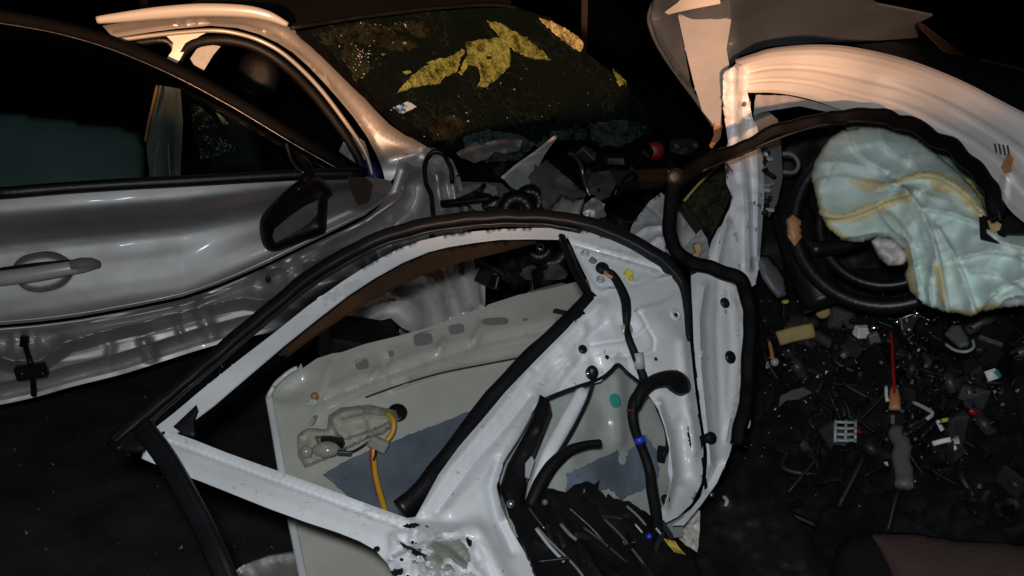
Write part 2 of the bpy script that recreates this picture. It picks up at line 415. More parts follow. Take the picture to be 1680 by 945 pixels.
M = dict(
 silver=mat('silver_paint', (.35, .35, .35), .46, .55, .05, vary=.18, vscale=5, bump=.02, bscale=260, rvary=.04, specks=[(38, .735, (.10, .09, .08))]),
 silver_body=mat('silver_body_paint', (.50, .48, .46), .42, .45, .2, vary=.1, vscale=6, bump=.02, bscale=200),
 crumple=mat('crumpled_silver', (.52, .51, .495), .46, .58, .05, vary=.2, vscale=8, bump=.03, bscale=120, rvary=.06, specks=[(30, .70, (.09, .09, .09)), (60, .74, (.8, .8, .8), (1, 1, 6))]),
 white=mat('white_paint', (.72, .745, .765), .45, 0, .15, vary=.26, vscale=4.5, bump=.05, bscale=160, specks=[(26, .70, (.30, .30, .29)), (90, .72, (.06, .06, .06)), (34, .66, (.36, .36, .35), (1, 5, .6)), (28, .68, (.22, .21, .20), (5, 1, 2)), (5, .60, (.56, .57, .56))]),
 white_clean=mat('white_body_paint', (.62, .60, .58), .34, 0, .45, vary=.05, vscale=5, bump=.02, bscale=140),
 white_scr=mat('scratched_white_paint', (.68, .70, .73), .38, 0, .3, vary=.15, vscale=9, bump=.12, bscale=70, specks=[(16, .63, (.07, .07, .08)), (60, .66, (.10, .09, .09), (1, 1, .25))]),
 grey_in=mat('bare_grey_primer', (.50, .505, .45), .42, 0, .15, vary=.14, vscale=7, bump=.05, bscale=90, specks=[(45, .72, (.22, .2, .17))]),
 grey_skin=mat('grey_door_skin', (.33, .36, .33), .22, 0, .6, vary=.15, vscale=9, bump=.05, bscale=25),
 hood=mat('shaded_bonnet_underside', (.055, .066, .080), .40, 0, .2, vary=.2, vscale=6, bump=.06, bscale=60, specks=[(22, .72, (.06, .06, .06))]),  # bonnet face out of the lamplight, its shade put into a darker colour
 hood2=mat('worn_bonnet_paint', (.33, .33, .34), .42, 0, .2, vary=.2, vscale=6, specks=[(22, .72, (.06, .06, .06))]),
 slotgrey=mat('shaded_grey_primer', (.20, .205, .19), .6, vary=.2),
 handle=mat('silver_handle_paint', (.78, .78, .77), .30, .25, .4),
 frame_black=mat('satin_black_frame', (.0025, .0025, .003), .6, spec=.06, bump=.1, bscale=80),
 airbag_c=mat('cream_airbag_cloth', (.62, .55, .33), .95, spec=.08, vary=.2, vscale=8, bump=.15, bscale=90),
 torn_grey=mat('torn_grey_green_metal', (.22, .235, .205), .6, vary=.25, vscale=12, bump=.2),
 broken_grey=mat('scuffed_grey_black_plastic', (.045, .045, .046), .45, bump=.4, bscale=50, vary=.5, vscale=14, specks=[(40, .66, (.14, .14, .14))]),
 cream=mat('aged_cream_plastic', (.46, .45, .37), .5, spec=.3, vary=.25, vscale=22, bump=.2, bscale=60, specks=[(40, .68, (.2, .19, .15))]),
 crazed_t=crazed('crushed_teal_glass', (.085, .125, .115)),
 pad=mat('blue_damping_pad', (.125, .155, .195), .55, vary=.45, vscale=9, bump=.6, bscale=34, specks=[(60, .66, (.05, .06, .07)), (44, .70, (.27, .32, .37))]),
 rubber=mat('black_rubber', (.007, .0075, .009), .5, spec=.25, bump=.08, bscale=120, vary=.3, vscale=20),
 rubber_m=mat('matt_rubber', (.006, .006, .0065), .6, spec=.18, bump=.15, bscale=140, vary=.3, vscale=16),
 black=mat('black_plastic', (.007, .007, .008), .4, spec=.4, bump=.2, bscale=90, vary=.4, vscale=18),
 black_m=mat('black_matt_plastic', (.008, .008, .009), .6, spec=.3, bump=.4, bscale=70, vary=.5, vscale=12),
 dark=mat('dark_grey_plastic', (.018, .018, .020), .5, spec=.35, bump=.3, bscale=60, vary=.4, vscale=14),
 grey=mat('grey_plastic', (.12, .125, .13), .5, bump=.2, bscale=60, vary=.3, vscale=14),
 lgrey=mat('pale_grey_plastic', (.36, .38, .38), .45, bump=.2, bscale=60, vary=.3, vscale=14),
 chrome=mat('bright_metal', (.75, .76, .78), .18, 1, bump=.1, bscale=60),
 steel=mat('dull_steel', (.30, .31, .32), .35, .9, bump=.3, bscale=60, vary=.4, vscale=20),
 asphalt=mat('asphalt', (.060, .057, .060), .8, spec=.2, bump=.8, bscale=120, vary=.45, vscale=6, specks=[(210, .70, (.07, .07, .07))]),
 yellow=mat('yellow_wire', (.62, .36, .02), .4, bump=.1), yfoam=mat('yellow_foam', (.42, .31, .12), .8, bump=.5, bscale=50, vary=.3, vscale=20),
 red=mat('red_plastic', (.30, .010, .015), .4), blue=mat('blue_tape', (.02, .04, .5), .4), orange=mat('tan_plastic', (.46, .22, .10), .5, vary=.2),
 teal=mat('teal_sticker', (.03, .27, .22), .5), white_p=mat('white_plastic', (.7, .72, .72), .45, vary=.2, vscale=30),
 yellow_c=mat('yellow_clip', (.55, .5, .05), .4, vary=.3, vscale=60), carpet=mat('black_carpet', (.009, .009, .010), .85, spec=.15, bump=.9, bscale=55, vary=.6, vscale=5),
 airbag=mat('airbag_cloth', (.54, .66, .62), .95, spec=.08, vary=.15, vscale=4, bump=.15, bscale=90, specks=[(6, .66, (.58, .57, .42))]),
 airbag2=mat('pale_lining_cloth', (.62, .56, .54), .8, vary=.2, vscale=14, bump=.5, bscale=30),
 airgl=mat('airbag_cloth_teal', (.22, .30, .29), .8, vary=.2, vscale=5, bump=.3, bscale=28),
 seat=mat('brown_seat_cloth', (.075, .045, .035), .9, bump=.5, bscale=90, vary=.2, vscale=6),
 clear=mat('cloudy_lamp_plastic', (.5, .5, .46), .15, 0, .5, vary=.2, vscale=20, trans=.3),
 navy=mat('blue_cover', (.02, .02, .16), .5, bump=.3, bscale=40),
 brown=mat('dark_brown', (.055, .024, .009), .6, vary=.6, vscale=6, bump=.2),
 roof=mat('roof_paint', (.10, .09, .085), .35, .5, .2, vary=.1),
 glass=glass('tinted_glass', (.78, .84, .83), .04, .02), screen=glass('cracked_screen_glass', (.30, .32, .29), .06, .25, .10),
 crumbs=mat('glass_crumb', (.5, .55, .55), .08, 0, 0, spec=1),
 crazed=crazed('yellow_reflection_glass', (.31, .36, .10)), crazed_b=crazed('bright_reflection_glass', (.78, .72, .36)), crazed_d=crazed('crazed_dark_glass', (.030, .032, .018)),  # yellow and bright ones: reflections in the screen put into the glass colour
 sticker=mat('white_blue_sticker', (.55, .74, .86), .5, specks=[(45, .50, (.03, .13, .42))]),
 glow_o=mat('orange_seat_edge', (.45, .2, .08), .45),
)

# ---------------------------------------------------------------- ground, far posts
gb = bmesh.new(); bmesh.ops.create_grid(gb, x_segments=80, y_segments=80, size=60)
for v in gb.verts: v.co.z = .012 * noise.noise(v.co * .6)
gme = bpy.data.meshes.new('ground'); gb.to_mesh(gme); gb.free(); gr = bpy.data.objects.new('ground', gme); COL.objects.link(gr); gme.materials.append(M['asphalt'])
gr['kind'] = 'structure'; gr['label'] = 'dark asphalt road at night'
for lab, px, z, w, top, m in (('thin brown post behind the roof of the silver car', 248, 9.5, .035, 2.6, 'brown'), ('slim dark post beyond the silver car windscreen', 957, 11, .03, 2.3, 'brown')):
    b = P(px, 100, z); s = link('far_post', [b + Vector((dx * w, dy * w, -b.z if k == 0 else top - b.z)) for k in (0, 1) for dx, dy in ((-1, -1), (1, -1), (1, 1), (-1, 1))],
        [(0, 1, 5, 4), (1, 2, 6, 5), (2, 3, 7, 6), (3, 0, 4, 7), (4, 5, 6, 7)], M[m], smooth=False)
    tag(s, lab, 'post')

# ================================================================ SILVER CAR
car = thing('silver_car', 'wrecked silver car on the left with crazed windscreen and crumpled flank', 'car', (-1.0, 4.2, 0))
DS = Depth([(0, 310, 3.24), (0, 620, 3.44), (700, 250, 3.68), (700, 560, 3.86), (350, 300, 3.45), (350, 580, 3.64)])
DPIL = Depth([(170, 40, 3.42), (470, 40, 3.46), (690, 240, 3.70), (300, 40, 3.44), (280, 90, 3.45), (560, 200, 3.64), (600, 120, 3.62)])
# --- front door
belt = [(-80, 327), (0, 322), (100, 315), (200, 309), (300, 303), (420, 297), (500, 292), (580, 287), (640, 296)]
dedge = [(-80, 541), (0, 533), (60, 528), (130, 519), (220, 503), (300, 486), (360, 466), (430, 436), (520, 392), (600, 352), (650, 316)]
def door_shape(q):
    t, _ = polydist(q, belt); e, s = polydist(q, belt)
    h = np.interp(q[:, 0], [0, 300, 640], [212, 183, 30]); u = np.clip(s / np.maximum(h, 60), 0, 1)
    o = np.interp(u, [0, .05, .11, .16, .22, .30, .38, .46, .54, .62, .8, .93, 1], [-.001, .002, .007, .016, .034, .062, .084, .098, .107, .115, .137, .150, .154])
    return o
hand_hole = spl([(20, 440), (30, 424), (50, 415), (78, 411), (100, 416), (116, 427), (124, 440), (118, 456), (104, 470), (84, 478), (62, 481), (40, 476), (26, 462)], 4, True)
door = sheet('front_door', belt + dedge[::-1], DS, M['silver'], car, feats=[('fn', door_shape), ('g', [(200, 400), (300, 380)], 40, .004), ('g', [(470, 330)], 30, -.006)], nz=(.0015, 5), step=6, holes=[hand_hole])
sweep('door_edge_bead', [(x, y - 5, DS.at(x, y) - float(door_shape(np.array([[x, y - 5.]]))[0]) - .004) for x, y in dedge], bar(.008, .008), M['silver_body'], door)
sweep('belt_moulding', [(-80, 321, 3.20), (0, 317, 3.21), (100, 309, 3.27), (200, 302.5, 3.33), (300, 297, 3.38), (420, 290, 3.45), (500, 286, 3.50), (590, 285, 3.565)], bar(.036, .03), M['black'], door)
fr = [(-80, 18, 3.36), (0, 28, 3.38), (90, 44, 3.40), (180, 70, 3.42), (280, 112, 3.44), (380, 165, 3.48), (480, 225, 3.53), (560, 270, 3.57), (600, 288, 3.585)]
sweep('window_frame', fr, bar(.046, .03), M['frame_black'], door)
sweep('window_frame_line', [(x, y + 10, z - .02) for x, y, z in fr[:-1]], bar(.0022, .003), M['steel'], door)
sheet('window_glass', [(-80, 30), (0, 42), (90, 58), (180, 84), (280, 126), (380, 179), (480, 239), (540, 275), (420, 280), (300, 288), (200, 294), (100, 301), (-80, 312)], Depth([(0, 310, 3.26), (0, 40, 3.40), (400, 280, 3.48), (300, 140, 3.47)]), M['glass'], door, step=30, thick=.004)
recess = sheet('handle_recess', [(68 + (x - 68) * 1.1, 446 + (y - 446) * 1.1) for x, y in hand_hole], DS.shift(.014), M['silver'], door, feats=[('fn', door_shape), ('box', hand_hole, 26, -.022)], step=4, thick=.001)
sweep('recess_rim', [(x, y, DS.at(x, y) - float(door_shape(np.array([[float(x), float(y)]]))[0]) - .001) for x, y in hand_hole + hand_hole[:1]], rnd(.0022, 6), M['handle'], recess, n=1)
sweep('door_handle', [(-60, 462, 3.175), (-10, 458, 3.170), (40, 452, 3.180), (90, 444, 3.195), (135, 437, 3.215), (160, 434, 3.245)], bar(.044, .03, .45), M['handle'], door, taper=[1, 1, 1, .95, .85, .5])
sweep('handle_end_shade', [(116, 437, 3.200), (132, 434, 3.205), (150, 433, 3.220), (164, 434, 3.240)], bar(.05, .03, .5), M['slotgrey'], door, taper=[.7, .8, .75, .4])  # darker piece painting the shade at the end of the handle
sweep('handle_shadow_gap', [(-60, 447, 3.225), (0, 442, 3.225), (60, 434, 3.235), (118, 429, 3.250)], bar(.012, .03), M['black'], door)
# mirror hanging from the door
mir = sheet('door_mirror', [(428, 392), (426, 365), (436, 345), (455, 325), (480, 303), (500, 290), (520, 288), (534, 298), (545, 318), (538, 325), (536, 352), (534, 378), (522, 386), (495, 396), (470, 406), (450, 412), (436, 408)], Depth([(430, 390, 3.350), (530, 300, 3.370), (520, 380, 3.330)]), M['black'], door, step=6, puff=.045, puffw=28, back=.05, smooth=3)
sheet('mirror_glass', [(447, 388), (450, 376), (475, 355), (500, 338), (522, 328), (520, 352), (505, 368), (475, 386), (452, 398)], Depth([(430, 390, 3.290), (530, 300, 3.320), (520, 380, 3.275)]), M['grey'], mir, step=8, thick=.003)
sweep('mirror_arm', [(500, 300, 3.370), (505, 285, 3.380), (500, 270, 3.400), (492, 262, 3.420)], rnd(.02), M['black'], mir)
tube('mirror_wire', [(470, 235, 3.390), (476, 258, 3.380), (484, 272, 3.370), (498, 284, 3.360)], .004, M['steel'], mir)
ball('mirror_screw', 490, 310, 3.29, .004, M['steel'], mir)
sheet('mirror_glass_sail', [(570, 290), (600, 291), (612, 302), (606, 330), (588, 338), (578, 318)], DS.shift(-.15), M['brown'], door, step=8)
# --- body side, sill, crumpled wing
ridge = [(-80, 590), (0, 584), (24, 592), (62, 592), (84, 577), (108, 560), (160, 546), (250, 525), (330, 505), (400, 487), (436, 492), (466, 480), (484, 452), (500, 430), (560, 415), (600, 420)]
flank = [(-80, 545)] + [(x, y + 5) for x, y in dedge[1:]] + [(640, 312), (655, 265), (672, 268), (700, 274), (724, 278), (748, 288), (757, 310), (762, 350), (775, 392), (792, 432), (792, 500), (700, 545), (620, 560), (500, 545), (400, 552), (330, 572), (270, 590), (200, 612), (120, 632), (60, 650), (-80, 676)]
flow = [(-80, 676), (0, 664), (60, 651), (120, 634), (200, 614), (270, 592), (330, 573), (400, 554), (470, 540)]
bottomp = [(x, y) for x, y in flow]
wing_e = [(655, 265), (640, 312), (600, 350), (520, 390), (430, 434)]
fpair = [((-80, 545), (-80, 676)), ((0, 538), (0, 664)), ((60, 533), (60, 651)), ((130, 524), (120, 634)), ((220, 508), (200, 614)), ((300, 491), (270, 592)), ((360, 471), (330, 573)), ((430, 441), (400, 554)), ((520, 397), (470, 545)), ((600, 357), (560, 556)), ((640, 314), (620, 560)), ((655, 265), (660, 553)), ((672, 268), (686, 548)), ((700, 274), (710, 542)), ((748, 288), (760, 515)), ((762, 350), (792, 500))]
loft('crumpled_flank', [a for a, b in fpair], [b for a, b in fpair], DS.shift(-.10), M['crumple'], car, nu=230, nv=64, nz=(.004, 5), feats=[
    ('g', [(236, 560), (246, 585)], 9, -.014), ('g', [(330, 512), (345, 545)], 10, -.016), ('c', [(168, 548), (182, 570), (176, 596)], 8, -.012), ('c', [(290, 530), (300, 556)], 7, .010), ('rn', [(380, 420), (620, 340), (700, 300), (760, 300), (780, 480), (460, 500)], 7, .016, 3.7),
    ('p', dedge, [(0, .0), (8, .012), (14, .008), (24, -.028), (34, -.028), (52, .004), (70, .012)]),
    ('c', ridge, 20, .050), ('g', ridge, 9, .014),
    ('box', [(18, 552), (62, 552), (66, 580), (50, 590), (28, 588), (14, 575)], 14, .022),
    ('p', flow, [(-48, 0), (-34, .004), (-22, -.020), (-14, -.028), (-8, -.008), (0, -.002)]),
    ('c', [(0, 588), (22, 600), (60, 600), (84, 580)], 9, .012),
    ('g', [(665, 285), (650, 330), (600, 375), (530, 412), (450, 446)], 20, .035), ('g', [(690, 300), (672, 350), (620, 395), (560, 425)], 22, -.045),
    ('g', [(715, 290), (722, 330), (728, 380)], 12, .035), ('g', [(742, 300), (752, 345), (760, 390)], 8, .03), ('g', [(735, 340)], 14, .03),
    ('box', [(432, 436), (452, 432), (474, 440), (480, 462), (466, 478), (444, 474), (434, 456)], 12, .03), ('g', [(458, 448)], 9, -.02),
    ('c', [(488, 470), (500, 440), (540, 418), (566, 414), (574, 426)], 9, .028), ('g', [(530, 445), (560, 435)], 13, -.03), ('g', [(600, 410), (640, 400)], 10, .03),
    ('g', [(600, 470), (660, 455), (700, 470)], 18, .04), ('g', [(612, 520), (640, 505), (668, 512), (690, 535)], 11, .04), ('g', [(640, 535), (660, 520), (676, 540)], 10, -.03),
    ('g', [(735, 440), (738, 480), (745, 520)], 8, .035), ('g', [(715, 440), (722, 500)], 12, -.03), ('g', [(770, 425), (776, 470), (780, 500)], 8, .03), ('g', [(690, 440), (700, 490), (705, 530)], 14, .03)])
for x, y, r in ((440, 459, 5), (756, 446, 6), (735, 465, 4), (688, 372, 5)):
    disc('panel_hole_plug', x, y, DS.at(x, y) - .15, .0019 * r, M['black_m'], car, h=.003)
sheet('wing_top_flange', [(655, 262), (668, 258), (690, 252), (720, 250), (742, 262), (752, 286), (742, 292), (724, 282), (700, 276), (672, 271)], DS.shift(-.11), M['silver_body'], car, step=6, feats=[('g', [(700, 262), (735, 272)], 7, .015)])
sheet('wing_strut_plate', [(752, 300), (760, 298), (822, 300), (842, 318), (846, 350), (826, 362), (800, 368), (764, 366)], DS.shift(-.03), M['grey'], car, step=7, nz=(.006, 12), feats=[('g', [(775, 330), (800, 360)], 6, -.015)])
sweep('wing_edge_strip', [(752, 290, 3.62), (758, 315, 3.6), (764, 340, 3.58), (772, 366, 3.56)], bar(.016, .012), M['silver_body'], car, wob=.004)
# --- roof side and windscreen pillar
pil = [(168, 42), (200, 37), (260, 28), (330, 23), (400, 25), (440, 30), (475, 44), (500, 62), (530, 90), (560, 120), (590, 152), (615, 180), (640, 205), (665, 222), (690, 232), (706, 232), (720, 238), (700, 262), (672, 266), (655, 262), (646, 292), (634, 304), (628, 280), (618, 252), (600, 220), (580, 192), (555, 162), (530, 134), (505, 108), (480, 86), (455, 70), (425, 56), (390, 46), (345, 42), (290, 47), (250, 52), (186, 62)]
sheet('windscreen_pillar', pil, DPIL, M['silver_body'], car, step=5, feats=[
    ('p', [(168, 42), (260, 28), (330, 23), (400, 25), (440, 30), (475, 44), (530, 90), (590, 152), (640, 205), (690, 232)], [(0, -.03), (5, -.012), (12, 0), (24, .006), (40, .004)]),
    ('g', [(186, 55), (260, 43), (330, 37), (400, 41), (440, 53), (490, 88), (540, 138), (580, 188), (604, 225), (622, 262)], 3.5, .012),
    ('g', [(640, 262), (690, 250)], 14, -.012)])
sweep('roof_rail_glint', [(160, 32, 3.39), (200, 27, 3.385), (260, 20, 3.38), (330, 15, 3.375), (400, 17, 3.375), (440, 25, 3.38), (472, 40, 3.40)], [(-.016, -.012), (.020, -.012), (.022, .004), (.014, .016), (-.004, .020), (-.016, .012)], M['handle'], car, taper=[.6, .8, 1, 1.05, 1.0, .8, .4])  # near-white strip with the rail's blown-out highlight put into its colour
sweep('roof_rail_groove', [(178, 36, 3.405), (260, 27.5, 3.40), (330, 22.5, 3.395), (400, 24.5, 3.395), (440, 31, 3.40)], bar(.003, .006), M['dark'], car)
sweep('door_opening_flange', [(190, 66, 3.46), (250, 58, 3.46), (300, 53, 3.46), (350, 50, 3.46), (390, 55, 3.47), (430, 68, 3.48), (470, 92, 3.51), (520, 140, 3.57), (565, 198, 3.63), (598, 248, 3.68), (612, 290, 3.70)], bar(.014, .02), M['silver_body'], car)
sweep('door_opening_seal', [(200, 74, 3.50), (262, 66, 3.50), (282, 74, 3.51), (290, 96, 3.52)], bar(.022, .02), M['black'], car)
sweep('door_opening_seal', [(292, 100, 3.52), (304, 82, 3.51), (325, 70, 3.50), (370, 66, 3.50), (420, 78, 3.52), (465, 106, 3.55), (512, 152, 3.61), (556, 208, 3.67), (586, 255, 3.71), (600, 295, 3.73)], bar(.030, .03), M['rubber'], car)
sheet('centre_pillar', [(272, 58), (300, 53), (345, 50), (326, 60), (308, 74), (296, 96), (288, 108), (272, 98), (282, 84), (284, 70)], DPIL.shift(.045), M['silver_body'], car, step=5)
sheet('inner_pillar_lining', [(330, 70), (362, 76), (350, 90), (334, 116), (318, 106), (312, 96)], DPIL.shift(.12), M['lgrey'], car, step=8)
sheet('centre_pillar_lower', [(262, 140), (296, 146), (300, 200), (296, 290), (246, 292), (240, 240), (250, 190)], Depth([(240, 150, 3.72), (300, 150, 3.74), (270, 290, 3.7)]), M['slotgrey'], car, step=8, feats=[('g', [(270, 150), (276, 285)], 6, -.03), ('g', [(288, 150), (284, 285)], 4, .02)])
sweep('pillar_trim_line', [(258, 140, 3.62), (250, 175, 3.61), (243, 205, 3.60), (238, 232, 3.60)], bar(.009, .006), M['glow_o'], car)
sweep('pillar_trim_bead', [(262, 232, 3.62), (256, 255, 3.62), (254, 290, 3.61)], bar(.006, .006), M['lgrey'], car)
sweep('pillar_trim_bead', [(276, 236, 3.63), (277, 262, 3.62), (279, 290, 3.62)], bar(.006, .006), M['lgrey'], car)
# roof
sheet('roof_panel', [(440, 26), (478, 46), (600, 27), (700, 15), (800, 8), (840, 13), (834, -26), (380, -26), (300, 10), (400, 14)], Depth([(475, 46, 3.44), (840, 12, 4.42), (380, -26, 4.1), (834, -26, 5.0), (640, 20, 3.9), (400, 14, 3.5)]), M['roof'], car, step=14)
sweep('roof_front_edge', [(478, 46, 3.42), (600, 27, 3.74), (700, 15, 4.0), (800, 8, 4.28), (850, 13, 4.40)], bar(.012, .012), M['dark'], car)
# screen
DW = Depth([(690, 236, 3.69), (490, 52, 3.46), (900, 25, 4.43), (1075, 215, 4.55), (760, 120, 3.98)])
scr_out = [(486, 54), (530, 44), (600, 33), (700, 20), (800, 12), (856, 15), (900, 28), (935, 56), (965, 88), (1000, 116), (1030, 142), (1055, 172), (1082, 206), (1062, 232), (1012, 246), (985, 244), (960, 228), (920, 226), (880, 244), (850, 262), (800, 268), (740, 256), (700, 236), (660, 212), (620, 176), (580, 140), (540, 100)]
screen = sheet('windscreen', scr_out, DW, M['screen'], car, step=11, nz=(.012, 14), thick=.005, jag=1.0, feats=[('g', [(760, 260), (900, 235), (1050, 220)], 45, -.05), ('g', [(880, 160), (960, 190)], 60, -.05)])
sheet('screen_border', [(486, 52), (504, 50), (530, 76), (570, 118), (610, 156), (655, 196), (700, 222), (740, 246), (700, 240), (660, 216), (620, 180), (580, 144), (536, 100)], DW.shift(-.012), M['black'], screen, step=6)
def patch(o, m='crazed', dz=-.014, st=4, j=1.6): return sheet('glass_and_glare_patch', o, DW.shift(dz), M[m], screen, step=st, jag=j, nz=(.006, 40), thick=.003)  # crushed glass, and yellow reflections built as coloured pieces
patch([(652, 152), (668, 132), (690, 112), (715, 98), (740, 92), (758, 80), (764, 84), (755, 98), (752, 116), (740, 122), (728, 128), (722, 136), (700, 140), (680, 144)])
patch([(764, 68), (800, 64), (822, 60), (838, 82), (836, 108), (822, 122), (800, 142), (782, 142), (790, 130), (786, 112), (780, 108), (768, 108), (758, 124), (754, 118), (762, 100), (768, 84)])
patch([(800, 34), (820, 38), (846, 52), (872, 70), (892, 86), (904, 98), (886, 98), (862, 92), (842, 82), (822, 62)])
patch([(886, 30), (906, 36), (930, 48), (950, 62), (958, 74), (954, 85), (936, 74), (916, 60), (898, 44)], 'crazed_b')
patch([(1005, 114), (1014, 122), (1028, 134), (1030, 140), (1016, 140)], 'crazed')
patch([(566, 74), (584, 72), (596, 96), (610, 110), (604, 118), (590, 124), (584, 132), (572, 110), (562, 92)], 'crazed_d', st=4, j=3)
patch([(640, 38), (680, 34), (712, 42), (706, 62), (690, 60), (676, 54), (650, 50)], 'crazed_d', st=5, j=3)
patch([(524, 58), (560, 44), (600, 38), (640, 46), (660, 62), (690, 78), (660, 84), (600, 70), (540, 74)], 'crazed_d', st=5, j=3)
patch([(968, 202), (1020, 196), (1062, 206), (1050, 226), (1016, 240), (986, 240), (970, 224)], 'crazed_t', st=6, j=2)
patch([(880, 236), (912, 214), (950, 206), (966, 220), (960, 230), (924, 228), (890, 244)], 'crazed_t', st=5, j=3)
patch([(700, 200), (730, 190), (770, 196), (760, 218), (740, 240), (712, 226)], 'crazed_d', st=5, j=3)
patch([(760, 224), (800, 212), (850, 220), (880, 236), (850, 262), (800, 266), (764, 250)], 'crazed_t', st=6, j=2)
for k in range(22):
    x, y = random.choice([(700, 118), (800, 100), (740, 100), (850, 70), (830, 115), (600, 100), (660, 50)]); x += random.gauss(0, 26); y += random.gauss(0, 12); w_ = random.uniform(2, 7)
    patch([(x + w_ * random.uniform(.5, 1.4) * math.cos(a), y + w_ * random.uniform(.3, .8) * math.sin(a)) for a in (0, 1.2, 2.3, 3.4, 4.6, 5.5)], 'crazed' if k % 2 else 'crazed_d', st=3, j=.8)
sheet('screen_sticker', [(645, 176), (670, 166), (684, 175), (659, 187)], DW.shift(-.02), M['sticker'], screen, step=4, thick=.001)
# glints of broken glass along the screen
gv = []; gf = []
for k in range(125):
    if k < 70: x, y = random.gauss(592, 16), random.gauss(92, 18)
    elif k < 85: x, y = random.uniform(570, 690), random.gauss(42, 5)
    else: x, y = random.uniform(640, 1060), random.uniform(110, 235)
    if not inside(np.array([[x, y]]), scr_out)[0]: continue
    c = P(x, y, DW.at(x, y) - .03); r = random.uniform(.0015, .0045); b = len(gv)
    for a in range(4): gv.append(c + Vector([random.uniform(-1, 1) * r for _ in range(3)]))
    gf += [(b, b + 1, b + 2), (b, b + 2, b + 3), (b, b + 3, b + 1), (b + 1, b + 3, b + 2)]
g = link('glass_crumbs', gv, gf, M['crumbs'], screen, smooth=False); g['kind'] = 'stuff'
# interior of the silver car
DI = Depth([(400, 100, 3.95), (500, 200, 4.0), (100, 250, 3.9), (600, 250, 4.05)])
sheet('headrest', [(392, 110), (400, 90), (425, 82), (452, 92), (460, 120), (452, 148), (424, 156), (400, 148)], DI.shift(.15), M['black_m'], car, step=9, puff=.06, puffw=25, back=.05, smooth=4)
sheet('front_seat_back', [(330, 250), (336, 190), (350, 165), (385, 160), (420, 180), (440, 240), (450, 300), (320, 300)], DI.shift(.2), M['black_m'], car, step=12, puff=.05, puffw=40, back=.05)
sheet('rear_seat_back', [(-80, 176), (0, 180), (60, 184), (130, 194), (200, 203), (232, 214), (240, 250), (236, 330), (-80, 340)], Depth([(0, 180, 3.75), (230, 210, 3.85), (0, 320, 3.6), (230, 320, 3.7)]), M['airgl'], car, step=12, nz=(.01, 5), puff=.05, puffw=50, back=.04)
sheet('crumpled_lining', [(556, 248), (566, 228), (582, 222), (598, 232), (606, 256), (604, 282), (584, 268)], DI.shift(-.2), M['lgrey'], car, step=5, nz=(.03, 25), facet=True)
sheet('blue_plug', [(592, 270), (602, 260), (616, 266), (626, 282), (628, 300), (612, 302), (598, 290)], Depth([(590, 260, 3.72), (630, 260, 3.72), (610, 300, 3.71)]), M['navy'], car, step=5, puff=.025, puffw=12, back=.02)
sheet('yellow_lining', [(312, 166), (330, 176), (346, 190), (372, 220), (392, 245), (372, 252), (330, 262), (318, 220)], DI.shift(.1), M['crazed_d'], car, step=7, nz=(.03, 20))
sheet('interior_strip', [(354, 184), (364, 190), (376, 204), (366, 204)], DI.shift(.08), M['crazed'], car, step=4)
sheet('dashboard', [(700, 268), (820, 255), (930, 262), (1090, 240), (1110, 290), (960, 330), (840, 320), (760, 310)], Depth([(700, 260, 3.95), (1100, 240, 4.5), (850, 320, 3.9)]), M['black_m'], car, step=10, nz=(.06, 14))
# smashed front end
shard = sheet('torn_wing_strip', [(824, 290), (850, 268), (880, 248), (910, 222), (914, 226), (896, 250), (886, 268), (878, 288), (868, 304), (856, 316), (838, 306)], Depth([(824, 290, 3.25), (912, 222, 3.45), (860, 312, 3.3)]), M['lgrey'], car, step=5, nz=(.01, 20))
sweep('torn_strip_edge', [(824, 292, 3.235), (850, 270, 3.29), (880, 249, 3.35), (912, 223, 3.42)], bar(.010, .008), M['white_clean'], shard)
bx = sheet('bracket_plate', [(872, 282), (896, 262), (962, 318), (950, 348), (915, 370), (884, 372), (900, 338)], Depth([(872, 282, 3.2), (896, 262, 3.3), (950, 348, 3.15), (890, 370, 3.1)]), M['grey'], car, step=6, nz=(.008, 20), thick=.02, feats=[('g', [(905, 340), (935, 305)], 8, -.02), ('g', [(915, 300)], 8, -.03)])
sheet('cloudy_lamp_shell', [(902, 340), (920, 318), (940, 326), (962, 322), (952, 352), (924, 366), (898, 372)], Depth([(900, 340, 3.13), (960, 320, 3.1), (920, 366, 3.06)]), M['clear'], car, step=5, puff=.03, puffw=14, back=.01, nz=(.006, 30))
for k, (x, y, z, r) in enumerate(((848, 345, 3.15, .06), (870, 330, 3.2, .05), (905, 412, 2.95, .06), (885, 405, 2.93, .05))):
    disc('engine_pulley', x, y, z, r, M['black'], car, h=.03, hole=.3)
w = disc('washer_nut', 887, 405, 2.87, .012, M['chrome'], car, h=.008, hole=.4)
sweep('chain_wire', [(930, 250, 3.5), (942, 262, 3.48), (955, 270, 3.46), (962, 290, 3.45), (958, 308, 3.44), (968, 320, 3.43)], rnd(.007), M['steel'], car, wob=.02)
disc('red_cap', 1075, 247, 3.95, .034, M['red'], car, h=.02)
for k in range(62):
    x = rr.uniform(765, 1110); y = rr.uniform(250, 440) if k < 40 else rr.uniform(385, 470)
    if k >= 40: x = rr.uniform(790, 940)
    if y < 270 and x < 940: y += 60
    z = 3.75 - (y - 250) / 200 * .75 + rr.uniform(-.05, .1)
    m = rr.choice(['black', 'black', 'black_m', 'dark', 'black', 'dark', 'steel' if rr.random() < .3 else 'black_m'])
    chunk('engine_fragment', P(x, y, z), [rr.uniform(.015, .07), rr.uniform(.02, .10), rr.uniform(.012, .05)], M[m], car, seed=k)
